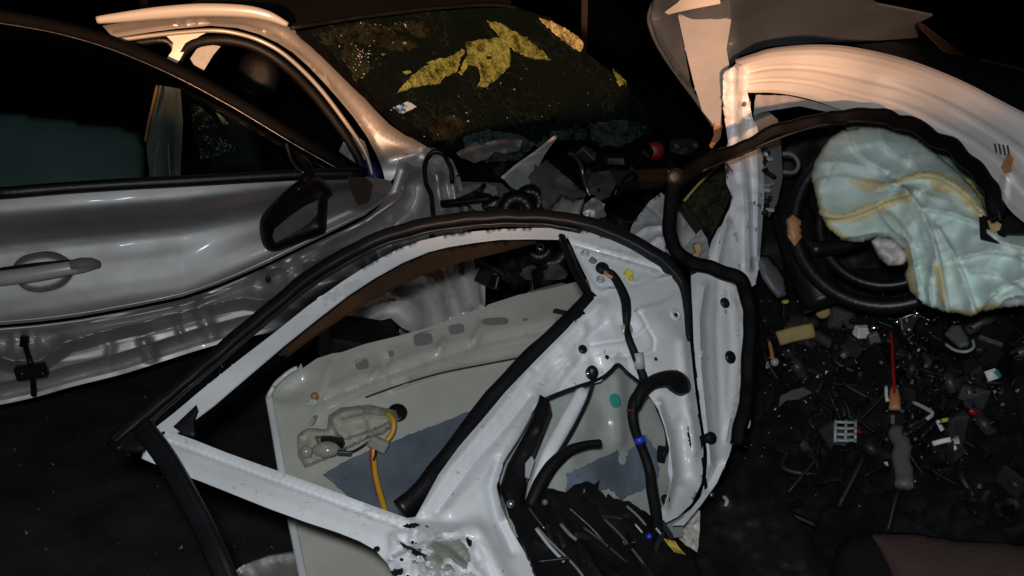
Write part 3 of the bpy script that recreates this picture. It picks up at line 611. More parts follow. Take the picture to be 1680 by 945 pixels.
for k in range(12):
    x = rr.uniform(780, 1080); y = rr.uniform(270, 440); z = 3.6 - (y - 250) / 200 * .7
    tube('engine_hose', [(x, y, z), (x + rr.uniform(-25, 25), y + rr.uniform(5, 20), z - .03), (x + rr.uniform(-60, 60), y + rr.uniform(10, 50), z)], rr.uniform(.006, .013), M[rr.choice(['rubber', 'rubber_m', 'dark'])], car, k=7)
for k, (x, y, w_, h_, z_, m) in enumerate(((790, 322, 40, 34, 3.5, 'crumple'), (812, 345, 34, 22, 3.42, 'grey'), (860, 395, 36, 18, 3.1, 'steel'), (985, 300, 26, 30, 3.5, 'grey'), (1010, 380, 24, 30, 3.0, 'dark'), (900, 300, 20, 26, 3.35, 'lgrey'), (940, 400, 40, 22, 3.0, 'grey'), (842, 420, 30, 24, 3.0, 'dark'), (1060, 300, 40, 16, 3.6, 'dark'), (890, 446, 50, 20, 2.95, 'grey'), (830, 238, 40, 14, 3.8, 'grey'), (780, 250, 30, 16, 3.7, 'crumple'), (975, 345, 26, 20, 3.3, 'crumple'), (1120, 240, 26, 18, 3.3, 'dark'))):
    sheet('crushed_metal', [(x + w_ * rr.uniform(.6, 1.1) * math.cos(a * .785), y + h_ * rr.uniform(.6, 1.1) * math.sin(a * .785)) for a in range(8)], Depth([(x, y, z_), (x + 60, y, z_ + rr.uniform(-.2, .2)), (x, y + 60, z_ - rr.uniform(0, .2))]), M[m], car, step=4.5, jag=1, feats=[('rn', None, 30, .02, k * 1.7)], thick=.003)
sheet('cross_member', [(958, 284), (1096, 276), (1100, 294), (1030, 304), (960, 300)], Depth([(960, 290, 3.6), (1100, 285, 3.6), (1030, 304, 3.58)]), M['brown'], car, step=8, nz=(.01, 10), thick=.03)
# lower wheel-arch piece at the bottom edge
sheet('bent_wheel_arch', [(370, 948), (400, 926), (440, 911), (490, 903), (540, 910), (600, 935), (600, 1010), (360, 1010)], Depth([(370, 945, 2.25), (500, 903, 2.3), (500, 1000, 2.15)]), M['crumple'], None, step=6, nz=(.03, 12), feats=[('c', [(372, 946), (400, 928), (440, 913), (500, 905)], 7, .02)])
tag(bpy.data.objects['bent_wheel_arch'], 'bent silver metal arch piece at the bottom under the white door', 'car part')

# cable hanging over the crumpled wing
c1 = tube('hanging_cable', [(742, 300, 3.42), (738, 270, 3.42), (726, 252, 3.43), (708, 250, 3.43), (698, 268, 3.42), (698, 296, 3.41), (706, 318, 3.40), (709, 345, 3.39), (710, 372, 3.38), (706, 410, 3.36), (692, 455, 3.30), (672, 480, 3.27), (652, 508, 3.24), (640, 530, 3.24)], .007, M['rubber'], None, wob=.004)
tag(c1, 'thin black cable hanging over the crumpled silver wing', 'cable')
cl = thing('black_clip', 'black plastic clip dangling on the dented silver sill', 'clip', P(50, 660, 3.3))
z = 3.24
tube('strap', [(38, 552, z), (44, 575, z - .02), (50, 596, z - .03), (54, 622, z - .02), (55, 648, z)], .008, M['black'], cl)
chunk('latch_box', P(52, 609, z - .04), (.088, .03, .042), M['black'], cl, rot=(0, -.06, .25), jit=.04)
chunk('strap_end', P(40, 560, z - .03), (.022, .018, .034), M['black'], cl, rot=(0, .2, 0), jit=.05)
for x in (36, 70): ball('rivet', x, 613, z - .06, .004, M['steel'], cl)

# ================================================================ TORN GREY PANEL
DT = Depth([(440, 645, 2.42), (470, 800, 2.30), (960, 480, 2.68), (700, 540, 2.55), (850, 800, 2.36), (500, 945, 2.20), (640, 1100, 2.05)])
tp = thing('wrecked_body_section', 'torn grey body panel with slots and lamp socket behind the white door frame', 'car panel', P(640, 1090, 2.1))
def slot(x, y, w, h, a=-.18):
    pts = []
    for i in range(16):
        t = 2 * math.pi * i / 16; u = math.copysign(abs(math.cos(t)) ** .5, math.cos(t)) * w; v = math.copysign(abs(math.sin(t)) ** .6, math.sin(t)) * h
        pts.append((x + u * math.cos(a) - v * math.sin(a), y + u * math.sin(a) + v * math.cos(a)))
    return pts
tout = [(440, 652), (448, 634), (456, 624), (468, 622), (472, 612), (488, 606), (494, 596), (497, 604), (520, 588), (545, 580), (560, 578), (600, 564), (650, 552), (700, 538), (745, 522), (790, 504), (794, 508), (800, 500), (850, 484), (900, 474), (985, 452), (1000, 600), (920, 800), (860, 900), (860, 1090), (540, 1090), (518, 1040), (497, 945), (480, 870), (468, 800), (455, 720)]
holes = [slot(594, 597, 11, 9), slot(694, 557, 16, 10), slot(749, 540, 13, 8.5), slot(813, 527, 21, 6.5, -.05), slot(642, 580, 4.5, 5.5), slot(862, 524, 4, 2.5)]
chan = [(530, 662), (560, 646), (612, 622), (680, 600), (760, 580), (820, 556), (880, 536), (960, 516)]
tpan = sheet('panel_skin', tout, DT, M['grey_in'], tp, step=5.5, nz=(.004, 7), feats=[
    ('c', [(640, 640), (720, 612), (850, 586), (960, 566)], 5, .010), ('box', slot(655, 620, 18, 12, -.25), 8, .014), ('p', [(470, 660), (530, 672), (600, 650)], [(-60, 0), (-20, -.006), (0, 0), (20, 0)]),
    ('g', [(520, 680), (528, 640), (540, 600)], 8, .008), ('g', [(470, 650), (500, 630)], 12, -.010)])
rf_o = [(530, 664), (536, 640), (546, 612), (556, 590), (562, 584), (570, 590), (580, 580), (640, 563), (700, 545), (744, 530), (788, 512), (796, 516), (804, 508), (850, 496), (900, 486), (970, 470), (984, 520), (955, 544), (880, 560), (820, 570), (760, 588), (700, 607), (640, 627), (590, 647), (556, 664), (540, 674)]
sheet('slotted_reinforcement', rf_o, DT.shift(-.024), M['grey_in'], tp, holes=holes, step=4.6, nz=(.003, 9), thick=.002, feats=[('p', [(530, 674), (590, 650), (700, 609), (820, 572), (900, 556), (984, 530)], [(-60, .0), (-44, .004), (-30, .012), (-16, .008), (-6, -.012), (0, -.020)]),
    ('g', [(628, 606), (636, 590)], 6, -.012), ('g', [(722, 572), (728, 560)], 6, .012), ('g', [(778, 560), (790, 535)], 7, .014), ('g', [(610, 620), (622, 606)], 6, .010), ('rn', None, 14, .003, 8.8)])
sheet('slot_shade_strip', [(566, 604), (600, 588), (690, 545), (744, 533), (800, 518), (860, 512), (876, 520), (870, 540), (820, 552), (750, 572), (690, 585), (600, 615), (572, 618)], DT.shift(-.016), M['slotgrey'], tp, step=14)  # darker sheet added so that the slots look shaded
sweep('panel_seam', [(x, y, DT.at(x, y) - .012) for x, y in ((600, 652), (650, 634), (720, 613), (800, 597), (880, 582), (960, 568))], bar(.004, .004), M['dark'], tp)
sweep('panel_folded_rim', [(441, 650, 2.405), (450, 700, 2.36), (460, 760, 2.32), (470, 815, 2.285), (482, 872, 2.235), (497, 945, 2.18), (520, 1040, 2.10)], bar(.016, .012), M['white'], tp)
sweep('panel_folded_rim', [(441, 650, 2.405), (449, 633, 2.41), (458, 624, 2.415), (472, 615, 2.42), (490, 604, 2.425)], bar(.010, .010), M['white'], tp, wob=.006)
sheet('damping_pad', [(530, 778), (575, 752), (620, 733), (700, 702), (770, 675), (850, 636), (900, 620), (840, 760), (800, 880), (700, 900), (640, 870), (590, 830)], DT.shift(-.007), M['pad'], tp, step=8, jag=1.2, thick=.003)
lamp = sheet('lamp_socket', [(488, 748), (488, 712), (505, 702), (536, 704), (540, 680), (560, 668), (604, 664), (650, 672), (656, 690), (630, 712), (600, 722), (560, 742), (540, 752), (500, 768)], DT.shift(-.012), M['cream'], tp, step=4, jag=.8, puff=.022, puffw=7, feats=[('box', [(544, 684), (566, 672), (612, 668), (646, 676), (644, 690), (612, 706), (560, 722), (548, 704)], 5, .022), ('c', [(560, 690), (600, 680), (646, 684)], 6, .012), ('c', [(600, 668), (604, 710)], 4, -.010), ('box', [(520, 718), (560, 716), (562, 738), (530, 742)], 6, -.045), ('g', [(500, 720)], 9, -.02), ('rn', None, 30, .003, 1.9)])
ball('bulb', 502, 741, 2.28, .014, M['clear'], lamp); ball('bulb', 535, 737, 2.28, .020, M['clear'], lamp, sq=(1.5, 1, .8))
chunk('socket_slot', P(545, 725, 2.30), (.05, .02, .02), M['black'], lamp, rot=(0, .1, 0))
chunk('bulb_contact', P(565, 743, 2.27), (.03, .01, .008), M['steel'], lamp, rot=(0, .1, 0))
tube('lamp_lead', [(558, 744, 2.29), (580, 740, 2.30), (600, 728, 2.31), (618, 714, 2.31)], .0025, M['black'], lamp)
disc('cable_grommet', 652, 677, DT.at(652, 677) - .015, .022, M['black'], tp, D=DT)
tube('yellow_cable', [(636, 678, 2.345), (645, 690, 2.33), (645, 706, 2.325), (637, 720, 2.32), (625, 732, 2.315)], .006, M['yellow'], tp)
tube('yellow_cable', [(613, 735, 2.31), (613, 752, 2.305), (616, 780, 2.29), (623, 808, 2.275), (630, 832, 2.26), (640, 870, 2.24)], .0065, M['yellow'], tp)
tube('red_wire', [(609, 732, 2.308), (608, 752, 2.30), (612, 780, 2.288), (619, 812, 2.272)], .0025, M['red'], tp)
tube('red_wire', [(617, 732, 2.308), (616, 745, 2.30), (613, 756, 2.298)], .0025, M['rubber'], tp)
chunk('clear_connector', P(621, 728, 2.305), (.040, .02, .026), M['clear'], tp, rot=(0, .5, 0))
ball('rusty_clip', 516, 650, 2.40, .009, M['orange'], tp); chunk('clip_tab', P(514, 690, 2.375), (.02, .008, .022), M['lgrey'], tp)
chunk('clip_tab', P(512, 660, 2.395), (.016, .008, .018), M['white_p'], tp)
# loose panel behind on the right of the window
lp = sheet('loose_grey_panel', [(850, 490), (868, 478), (920, 464), (955, 470), (975, 480), (975, 505), (905, 500), (860, 503)], Depth([(850, 490, 2.85), (975, 470, 2.85), (900, 505, 2.75)]), M['grey_in'], None, step=6, nz=(.012, 12))
tag(lp, 'small loose greenish grey panel beside the mirror corner of the white door', 'car panel')
bk = chunk('black_box', P(588, 572, 3.0), (.20, .16, .12), M['black_m'], None, rot=(.2, .28, .25), jit=.08, bev=.06)
tag(bk, 'black plastic box between the silver flank and torn grey panel', 'car part')

# ================================================================ WHITE DOOR
DD = Depth([(670, 850, 1.65), (240, 740, 1.80), (930, 380, 2.05), (975, 490, 1.93), (1220, 460, 2.14), (1220, 640, 2.05), (1150, 850, 1.92), (1000, 940, 1.72), (780, 960, 1.58), (600, 600, 1.86)])
wd = thing('white_door', 'torn white car door with bare window frame lying in the foreground', 'car door', P(840, 940, 1.75) - Vector((0, 0, .1)))
frame_out = [(236, 716), (285, 678), (330, 640), (390, 592), (450, 546), (505, 502), (560, 463), (605, 434), (650, 410), (690, 395), (730, 386), (775, 380), (820, 376), (870, 374), (926, 374), (936, 384), (928, 391), (870, 390), (820, 391), (778, 396), (735, 403), (700, 412), (660, 429), (615, 454), (572, 482), (520, 522), (465, 566), (405, 617), (350, 664), (310, 694), (280, 716)]
sheet('window_frame', frame_out, DD.shift(.007), M['white'], wd, step=5, thick=.004)
def seal(name, path, w, h, m='rubber', d=0, **kw):
    return sweep(name, [(x, y, DD.at(x, y) + d) for x, y in path], bar(w, h, .42), M[m], wd, **{'wob': .0025, **kw})
outer = [(186, 728), (214, 702), (248, 674), (300, 630), (370, 570), (440, 512), (500, 462), (560, 424), (610, 398), (660, 380), (720, 366), (780, 359), (840, 356), (900, 358), (950, 366), (1010, 385), (1060, 410), (1100, 440), (1122, 470), (1128, 510), (1130, 560)]
seal('outer_seal', outer, .030, .030, d=-.008, taper=[.8] + [1] * 12 + [1.1, 1.1, 1, .7, .5, .35])
seal('outer_seal_lip', [(x + 3, y + 11) for x, y in outer[:15]], .011, .018, 'black', d=-.014)
seal('outer_seal_bead', [(x - 4, y - 7) for x, y in outer[:17]], .008, .02, 'rubber_m', d=-.012)
sheet('corner_cap', [(172, 730), (205, 702), (236, 680), (256, 690), (250, 706), (244, 720), (238, 742), (218, 744), (194, 742)], DD.shift(-.008), M['rubber_m'], wd, step=5, puff=.014, puffw=14, back=.02)
sheet('inner_corner_clip', [(284, 700), (322, 664), (326, 674), (318, 696), (322, 718), (300, 712)], DD.shift(-.006), M['dark'], wd, step=5, puff=.006, puffw=8, back=.01)
# hanging weatherstrip
sweep('loose_weatherstrip', [(232, 700, 1.77), (246, 716, 1.755), (272, 752, 1.73), (300, 800, 1.70), (330, 856, 1.67), (354, 908, 1.64), (376, 960, 1.62), (395, 1010, 1.6)], [(-.017, -.006), (-.010, -.012), (.012, -.012), (.017, -.004), (.014, .008), (.003, .006), (-.002, .012), (-.013, .012)], M['rubber'], wd)
# main inner pressing
main = [(232, 752), (240, 726), (248, 712), (275, 706), (320, 722), (370, 742), (420, 760), (480, 781), (540, 803), (590, 822), (640, 840), (668, 850), (682, 848), (696, 822), (720, 778), (752, 734), (790, 690), (830, 642), (880, 590), (930, 540), (975, 490), (966, 462), (950, 428), (930, 386), (936, 375), (968, 380), (1000, 392), (1032, 405), (1060, 418), (1090, 436), (1112, 454), (1124, 476), (1128, 510), (1132, 560), (1138, 620), (1146, 680), (1154, 740), (1152, 790), (1135, 826), (1112, 848), (1092, 858), (1076, 850), (1090, 830), (1100, 800), (1096, 770), (1098, 735), (1090, 700), (1080, 672), (1066, 650), (1050, 632), (1032, 612), (1013, 598), (1000, 612), (985, 626), (960, 632), (935, 640), (912, 648), (898, 654), (886, 646), (880, 664), (868, 690), (850, 722), (830, 752), (818, 780), (815, 800), (822, 830), (838, 868), (860, 905), (890, 950), (915, 990), (640, 1000), (648, 950), (636, 925), (615, 902), (590, 888), (555, 874), (500, 856), (440, 834), (380, 810), (330, 790), (280, 772)]
beltl = [(690, 850), (700, 836), (740, 775), (775, 730), (812, 690), (850, 648), (886, 600), (930, 556), (975, 504)]
bedge = [(258, 716), (320, 738), (420, 776), (540, 819), (640, 856), (668, 868)]
def bfn(q):  # long shallow roll of the rear frame member
    _, s = polydist(q, bedge); m = (q[:, 0] < 680)
    return np.where(m, np.interp(s, [-22, -14, -6, -2, 2, 5, 30, 60], [-.006, .004, .004, -.006, -.006, .002, .004, -.004]), 0)
dmain = sheet('inner_door_panel', main, DD, M['white'], wd, step=4.6, thick=.0012, nz=(.0018, 6), feats=[
    ('fn', bfn),
    ('g', [(694, 838), (740, 768), (812, 684), (870, 612)], 9, .012), ('g', [(716, 842), (780, 756), (840, 690), (870, 650)], 4, -.010),
    ('g', [(738, 838), (800, 770), (850, 700), (880, 650)], 14, .012), ('c', [(824, 850), (812, 800), (826, 756), (860, 700), (884, 655)], 8, .014),
    ('g', [(840, 905), (815, 850), (804, 800), (816, 756)], 7, -.012),
    ('g', [(884, 600), (935, 548), (980, 500)], 7, .008), ('c', [(900, 620), (960, 560), (992, 530)], 8, -.008), ('g', [(905, 660), (930, 622), (955, 590)], 8, -.012),
    # mirror triangle
    ('c', [(936, 400), (1000, 418), (1075, 440), (1092, 448), (1040, 466), (985, 470), (962, 440), (938, 402)], 5, -.007),
    ('box', [(944, 408), (1000, 424), (1076, 446), (1036, 462), (988, 466), (966, 440)], 6, -.004),
    ('c', [(985, 478), (1060, 458), (1110, 452)], 4, .006),
    # panel swages
    ('c', [(968, 566), (1022, 558), (1046, 552), (1058, 540), (1062, 536)], 4, -.007), ('c', [(1048, 510), (1062, 536), (1074, 558), (1072, 574), (1060, 582), (1000, 584)], 4.5, -.008),
    ('c', [(1030, 512), (1080, 500), (1110, 482)], 5, .006), ('g', [(985, 540), (1010, 534), (1030, 540)], 16, -.012), ('g', [(1060, 520), (1100, 540)], 20, .006),
    ('g', [(968, 530), (968, 575), (980, 605)], 9, -.010), ('g', [(930, 590)], 14, .012), ('g', [(990, 500), (960, 540)], 9, .008),
    ('c', [(1080, 660), (1098, 720), (1104, 780), (1092, 830)], 10, .018), ('g', [(1120, 560), (1128, 660), (1140, 740)], 9, .012), ('g', [(1112, 700), (1122, 780)], 12, -.016),
    # crushed corner
    ('g', [(700, 880), (740, 874), (780, 866)], 14, .014), ('g', [(720, 905), (760, 900)], 16, -.022), ('c', [(660, 885), (690, 912), (720, 935), (700, 950)], 9, -.018),
    ('g', [(790, 880), (810, 920), (830, 960)], 16, .016), ('c', [(640, 920), (680, 900), (720, 880)], 8, .012), ('g', [(690, 930), (730, 950)], 14, .018),
    ('rn', [(640, 880), (690, 860), (760, 866), (790, 900), (800, 960), (640, 960), (650, 930)], 26, .012, 1.1), ('rn', [(1080, 640), (1160, 640), (1160, 860), (1080, 860)], 18, .005, 4.4), ('rn', [(900, 560), (1000, 520), (1080, 600), (930, 640)], 14, .004, 6.1)])
hinge = [(1134, 452), (1150, 444), (1176, 448), (1198, 456), (1214, 474), (1220, 500), (1222, 560), (1220, 630), (1212, 690), (1196, 748), (1176, 792), (1152, 826), (1122, 862), (1102, 862), (1126, 846), (1150, 815), (1160, 782), (1160, 740), (1152, 690), (1144, 630), (1138, 560), (1136, 500)]
sheet('hinge_side', hinge, DD.shift(.006), M['white'], wd, step=5, thick=.0012, nz=(.002, 7), feats=[('g', [(1156, 470), (1148, 520), (1150, 600), (1160, 700), (1166, 760)], 6, .016), ('g', [(1180, 460), (1176, 540), (1180, 640), (1184, 720)], 5, -.006), ('c', [(1200, 470), (1208, 560), (1204, 650), (1190, 730)], 6, .006), ('g', [(1180, 760), (1160, 800)], 7, -.016)])
for x, y, r in ((1189, 497, .0105), (1198, 586, .0125)): disc('rubber_plug', x, y, DD.at(x, y) - .003, r, M['black'], wd, D=DD, h=.004, dome=.1)
disc('rubber_plug', 1164, 719, DD.at(1164, 719) - .006, .012, M['rubber_m'], wd, D=DD, h=.008)
for x, y, r, m, h in ((956, 573, .008, 'black', .003), (996, 586, .004, 'black', .001), (1076, 589, .0035, 'black', .001), (1108, 517, .004, 'black', .003), (1168, 812, .004, 'steel', .003), (618, 901, .005, 'black', .001), (681, 881, .006, 'black', .001), (268, 711, .0035, 'dark', .002), (704, 866, .004, 'black', .001), (722, 876, .004, 'black', .001)):
    disc('bolt_hole', x, y, DD.at(x, y) - .004, r, M[m], wd, D=DD, h=h, dome=0)
disc('hole_rim', 1108, 517, DD.at(1108, 517) - .002, .012, M['white'], wd, D=DD, h=.003, hole=.5)
for x, y in ((960, 416), (985, 459)): disc('clip_socket', x, y, DD.at(x, y) + .002, .008, M['lgrey'], wd, D=DD, h=.004, hole=.5)
chunk('mirror_stud', P(973, 428, DD.at(973, 428)), (.012, .008, .01), M['grey'], wd, rot=(0, .7, 0))
chunk('yellow_clip', P(1031, 449, DD.at(1031, 449) - .006), (.013, .008, .015), M['yellow_c'], wd, rot=(0, .6, 0), jit=.25)
chunk('yellow_clip', P(1035, 456, DD.at(1035, 456) - .006), (.008, .008, .009), M['yellow_c'], wd, rot=(0, .2, 0), jit=.25)
# torn hole near the corner showing the grey primer
sheet('torn_primer', [(702, 890), (712, 882), (722, 884), (748, 880), (758, 890), (766, 898), (772, 914), (766, 932), (752, 940), (734, 934), (716, 940), (708, 926), (700, 914), (710, 904)], DD.shift(-.013), M['torn_grey'], wd, step=3.6, nz=(.008, 30), jag=2, feats=[('c', [(706, 890), (735, 904), (760, 926)], 8, .012), ('c', [(712, 910), (740, 922), (756, 938)], 7, -.010)])
for k in range(34):
    x = rr.gauss(700, 34); y = rr.gauss(908, 22)
    if not inside(np.array([[x, y]]), main)[0] or (x > 705 and y > 885 and x < 765): continue
    w_ = rr.uniform(1.5, 6); sheet('paint_chip', [(x + w_ * rr.uniform(.4, 1.3) * math.cos(a), y + w_ * rr.uniform(.3, .9) * math.sin(a)) for a in (0, 1.1, 2.2, 3.2, 4.3, 5.3)], DD.shift(-.0165), M['rubber_m' if k % 3 else 'torn_grey'], wd, step=3, thick=.0008)
for k, (x, y) in enumerate(((668, 912), (690, 918), (700, 905), (676, 932), (700, 940), (730, 944), (686, 874), (716, 872), (640, 915), (760, 940), (775, 944), (706, 926))):
    sheet('paint_flake', [(x + rr.uniform(4, 13) * math.cos(a), y + rr.uniform(3, 10) * math.sin(a)) for a in (0, 1, 2, 3, 4, 5)], DD.shift(-.012 - .004 * (k % 3)), M['white_scr'], wd, step=4, nz=(.012, 60), facet=True, thick=.0012)
for o_ in ([(652, 886), (672, 896), (692, 906), (716, 922), (706, 928), (684, 914), (664, 902)], [(696, 862), (716, 868), (742, 866), (758, 872), (738, 876), (716, 876)], [(640, 936), (660, 930), (690, 940), (704, 952), (680, 956), (652, 950)], [(768, 874), (776, 882), (772, 896), (764, 886)], [(660, 862), (682, 856), (690, 862), (672, 868)], [(940, 512), (952, 506), (960, 514), (950, 520), (944, 530)], [(1128, 700), (1136, 712), (1134, 740), (1130, 722)]):
    sheet('tear', o_, DD.shift(-.011), M['rubber_m'], wd, step=4, jag=1.6, nz=(.006, 40), thick=.001)
# belt seal inside the window
seal('belt_seal', [(655, 836), (690, 806), (740, 742), (800, 664), (860, 596), (920, 540), (972, 486)], .030, .02, 'black', d=.012)
seal('mirror_edge_seal', [(920, 388), (936, 424), (952, 460), (968, 488)], .016, .02, 'black', d=.012)
chunk('belt_bracket', P(925, 513, 2.0), (.036, .008, .008), M['black'], wd, rot=(0, .25, 0))
sheet('crumpled_wing_liner', [(530, 556), (556, 530), (586, 502), (640, 468), (700, 438), (740, 422), (786, 414), (796, 470), (796, 512), (740, 536), (690, 552), (660, 536), (640, 520), (600, 530), (560, 545)], Depth([(540, 550, 3.05), (700, 440, 3.2), (790, 420, 3.15), (740, 530, 3.0)]), M['handle'], car, step=4.5, thick=.003, nz=(.008, 8), feats=[
    ('g', [(570, 536), (600, 508), (640, 492), (672, 494), (694, 516), (700, 545)], 9, .045), ('g', [(596, 530), (624, 512), (654, 510), (672, 530)], 9, -.045), ('g', [(648, 474), (690, 470), (712, 496), (720, 535)], 10, -.035), ('g', [(660, 462), (704, 450), (728, 478), (738, 520)], 9, .04), ('g', [(742, 426), (748, 470), (760, 512)], 7, .035), ('g', [(756, 424), (764, 465), (772, 500)], 7, -.03), ('c', [(776, 418), (782, 460), (788, 500)], 7, .03), ('rn', None, 9, .006, 2.9)])
disc('liner_hole', 757, 446, 2.98, .008, M['black'], car, h=.002)
sheet('brown_shade_strip', [(452, 575), (500, 535), (560, 488), (610, 455), (660, 430), (720, 410), (800, 396), (880, 394), (820, 410), (760, 424), (710, 440), (660, 462), (610, 488), (570, 512), (520, 545), (470, 582)], DD.shift(.10), M['brown'], wd, step=7, nz=(.006, 9), thick=.008)  # brown shade and reflection under the window frame, built as a coloured sheet
# skin seen through the access opening
DK = DD.shift(.10)
skin = sheet('outer_skin', [(800, 700), (880, 620), (1000, 580), (1085, 610), (1125, 700), (1120, 880), (1000, 900), (840, 880)], DK, M['grey_skin'], wd, step=7, nz=(.015, 7), feats=[('g', [(1010, 620), (1016, 720)], 16, .02), ('g', [(960, 690), (940, 740)], 20, .015)])
sheet('damping_pad', [(930, 776), (960, 764), (990, 750), (1014, 738), (1016, 760), (1026, 764), (1032, 740), (1060, 714), (1078, 740), (1082, 780), (1050, 806), (1020, 818), (1000, 800), (970, 812), (930, 806)], DK.shift(-.022), M['pad'], skin, step=5, jag=2.0)
disc('round_sticker', 1009, 657, DK.at(1009, 657) - .03, .0125, M['teal'], skin, D=DK, h=.001, dome=0)
sweep('window_rail', [(958, 640, 1.86), (930, 690, 1.83), (900, 745, 1.79), (880, 790, 1.77), (866, 826, 1.75)], bar(.026, .016, .4), M['white'], wd, taper=[.9, 1, .9, .6, .3])
tube('rail_cable', [(975, 620, 1.855), (962, 660, 1.84), (936, 712, 1.81), (905, 760, 1.78)], .0028, M['rubber'], wd)
tube('regulator_hose', [(985, 727, 1.80), (960, 730, 1.79), (932, 740, 1.775), (905, 764, 1.755), (886, 794, 1.74), (874, 820, 1.73), (866, 836, 1.73)], .0095, M['rubber_m'], wd, taper=[.7, .7, .9, 1.1, 1.2, 1.1, 1])
sheet('lock_cover', [(888, 646), (902, 660), (906, 680), (890, 720), (870, 770), (862, 810), (858, 850), (836, 850), (820, 800), (832, 762), (856, 720), (874, 684)], DD.shift(.03), M['black'], wd, step=5, nz=(.008, 14), puff=.012, puffw=14, back=.02)
ball('lock_screw', 882, 697, 1.81, .007, M['steel'], wd); sheet('cover_window', [(862, 760), (872, 748), (877, 756), (868, 785), (862, 782)], DD.shift(.012), M['lgrey'], wd, step=4)
# wiring loom
z0 = lambda x, y, o=-.012: (x, y, DD.at(x, y) + o)
loom = tube('wiring_loom', [z0(988, 442), z0(1004, 450), z0(1016, 468), z0(1026, 492), z0(1028, 516), z0(1028, 536, -.006), z0(1032, 556), z0(1042, 582), z0(1050, 604), z0(1056, 624), z0(1050, 642, -.016), z0(1040, 660, -.016), z0(1038, 684, -.014), z0(1044, 712, -.006), z0(1056, 742, .0), z0(1066, 774, 0), z0(1070, 806, -.01), z0(1076, 840, -.02), z0(1080, 876, -.03)], .0082, M['rubber_m'], wd, k=10, taper=[.7, .9, 1, 1.1, 1, .7, .8, .9, .9, 1, 1.1, 1.2, 1.1, 1, 1, 1.1, 1.2, 1.2, 1.1])
tube('loom_branch', [z0(1042, 668, -.018), z0(1052, 644, -.02), z0(1070, 628, -.022), z0(1092, 622, -.02), z0(1108, 624, -.012)], .0125, M['rubber_m'], loom, k=10, taper=[.7, 1, 1.0, 1.2, 1.5])
sheet('loom_grommet', [(1084, 616), (1094, 608), (1112, 608), (1126, 616), (1134, 632), (1130, 646), (1116, 650), (1100, 642), (1088, 630)], DD.shift(-.012), M['rubber'], loom, step=4, puff=.016, puffw=10, back=.012, smooth=3)
disc('round_grommet', 988, 441, DD.at(988, 441) - .004, .0125, M['rubber'], loom, D=DD, h=.007)
tube('pink_wire', [z0(992, 446, -.014), z0(998, 452, -.016), z0(1006, 455, -.014)], .003, M['orange'], loom)
for x, y, m, a in ((1049, 722, 'blue', .5), (1037, 676, 'red', 0), (1048, 592, 'lgrey', .45)):
    tube('tape_band', [(x - 3 * math.sin(a) * 1, y - (5 if m != 'lgrey' else 13), DD.at(x, y) - .0135 + (.007 if m == 'blue' else 0)), (x + 4 * math.sin(a), y + (5 if m != 'lgrey' else 13), DD.at(x, y) - .0135 + (.007 if m == 'blue' else 0))], .0094, M[m], loom, k=10, n=2)
disc('loom_clip', 1028, 540, DD.at(1028, 540) - .003, .012, M['clear'], loom, D=DD, h=.004)
ball('cable_bolt', 971, 612, DD.at(971, 612) - .008, .0115, M['black'], wd, sq=(1, .8, 1.2)); ball('bolt_tip', 965, 613, DD.at(965, 613) - .02, .003, M['chrome'], wd)
tube('thin_lead', [z0(896, 654), z0(920, 644), z0(948, 634), z0(972, 626), z0(990, 618), z0(1002, 608), z0(1014, 598), z0(1030, 612), z0(1050, 628)], .0028, M['rubber'], wd, n=8)
tube('lock_cable', [(1068, 640, 1.99), (1080, 670, 1.98), (1092, 700, 1.97), (1096, 728, 1.96), (1088, 748, 1.95)], .0045, M['rubber'], wd)
chunk('latch_clip', P(1085, 745, 1.97), (.016, .01, .03), M['rubber_m'], wd, rot=(0, .1, 0)); disc('latch_plug', 1091, 819, DD.at(1091, 819) - .008, .008, M['rubber_m'], wd, D=DD, h=.006)
# scuffs along the hinge gap
for k in range(9):
    y = 500 + k * 36; x = np.interp(y, [460, 560, 680, 800], [1129, 1135, 1148, 1158])
    sheet('gap_scuff', [(x - 3, y), (x + 2, y - 4), (x + 4, y + 10), (x, y + 16 + rr.uniform(-4, 6))], DD.shift(-.008), M['rubber_m'], wd, step=4, thick=.001)
# trim card of the door, broken black plastic
DTr = Depth([(830, 840, 1.69), (1080, 830, 1.86), (900, 960, 1.60), (1130, 960, 1.78), (960, 800, 1.80)])
trim = sheet('door_trim_card', [(836, 836), (858, 830), (880, 800), (898, 800), (916, 806), (928, 806), (946, 794), (962, 790), (975, 796), (984, 784), (982, 800), (996, 820), (998, 810), (1008, 818), (1030, 822), (1060, 840), (1080, 858), (1100, 880), (1130, 900), (1160, 960), (1170, 1000), (900, 1000), (870, 920), (850, 875)], DTr, M['black'], wd, step=5, jag=1.5, nz=(.005, 12), feats=[('c', [(900, 820), (960, 900), (1010, 980)], 7, .012), ('c', [(955, 810), (1020, 880), (1080, 970)], 8, -.014)], thick=.004)
for pts, w, m in (([(868, 834), (880, 850), (894, 868)], .003, 'steel'), ([(882, 866), (902, 888), (940, 925), (960, 950)], .004, 'grey'), ([(880, 868), (900, 894), (926, 922)], .005, 'lgrey'), ([(920, 860), (934, 876), (946, 886)], .006, 'grey'), ([(956, 864), (990, 890), (1030, 924)], .005, 'dark'), ([(1028, 830), (1046, 846), (1060, 862)], .004, 'grey'), ([(1042, 860), (1054, 874)], .003, 'lgrey'), ([(1076, 866), (1084, 876)], .003, 'lgrey'), ([(930, 830), (970, 866), (1000, 900)], .006, 'black'), ([(990, 850), (1020, 880), (1060, 930)], .006, 'dark')):
    sweep('trim_rib', [(x, y, DTr.at(x, y) - .020) for x, y in pts], bar(w, .008), M[m], trim)
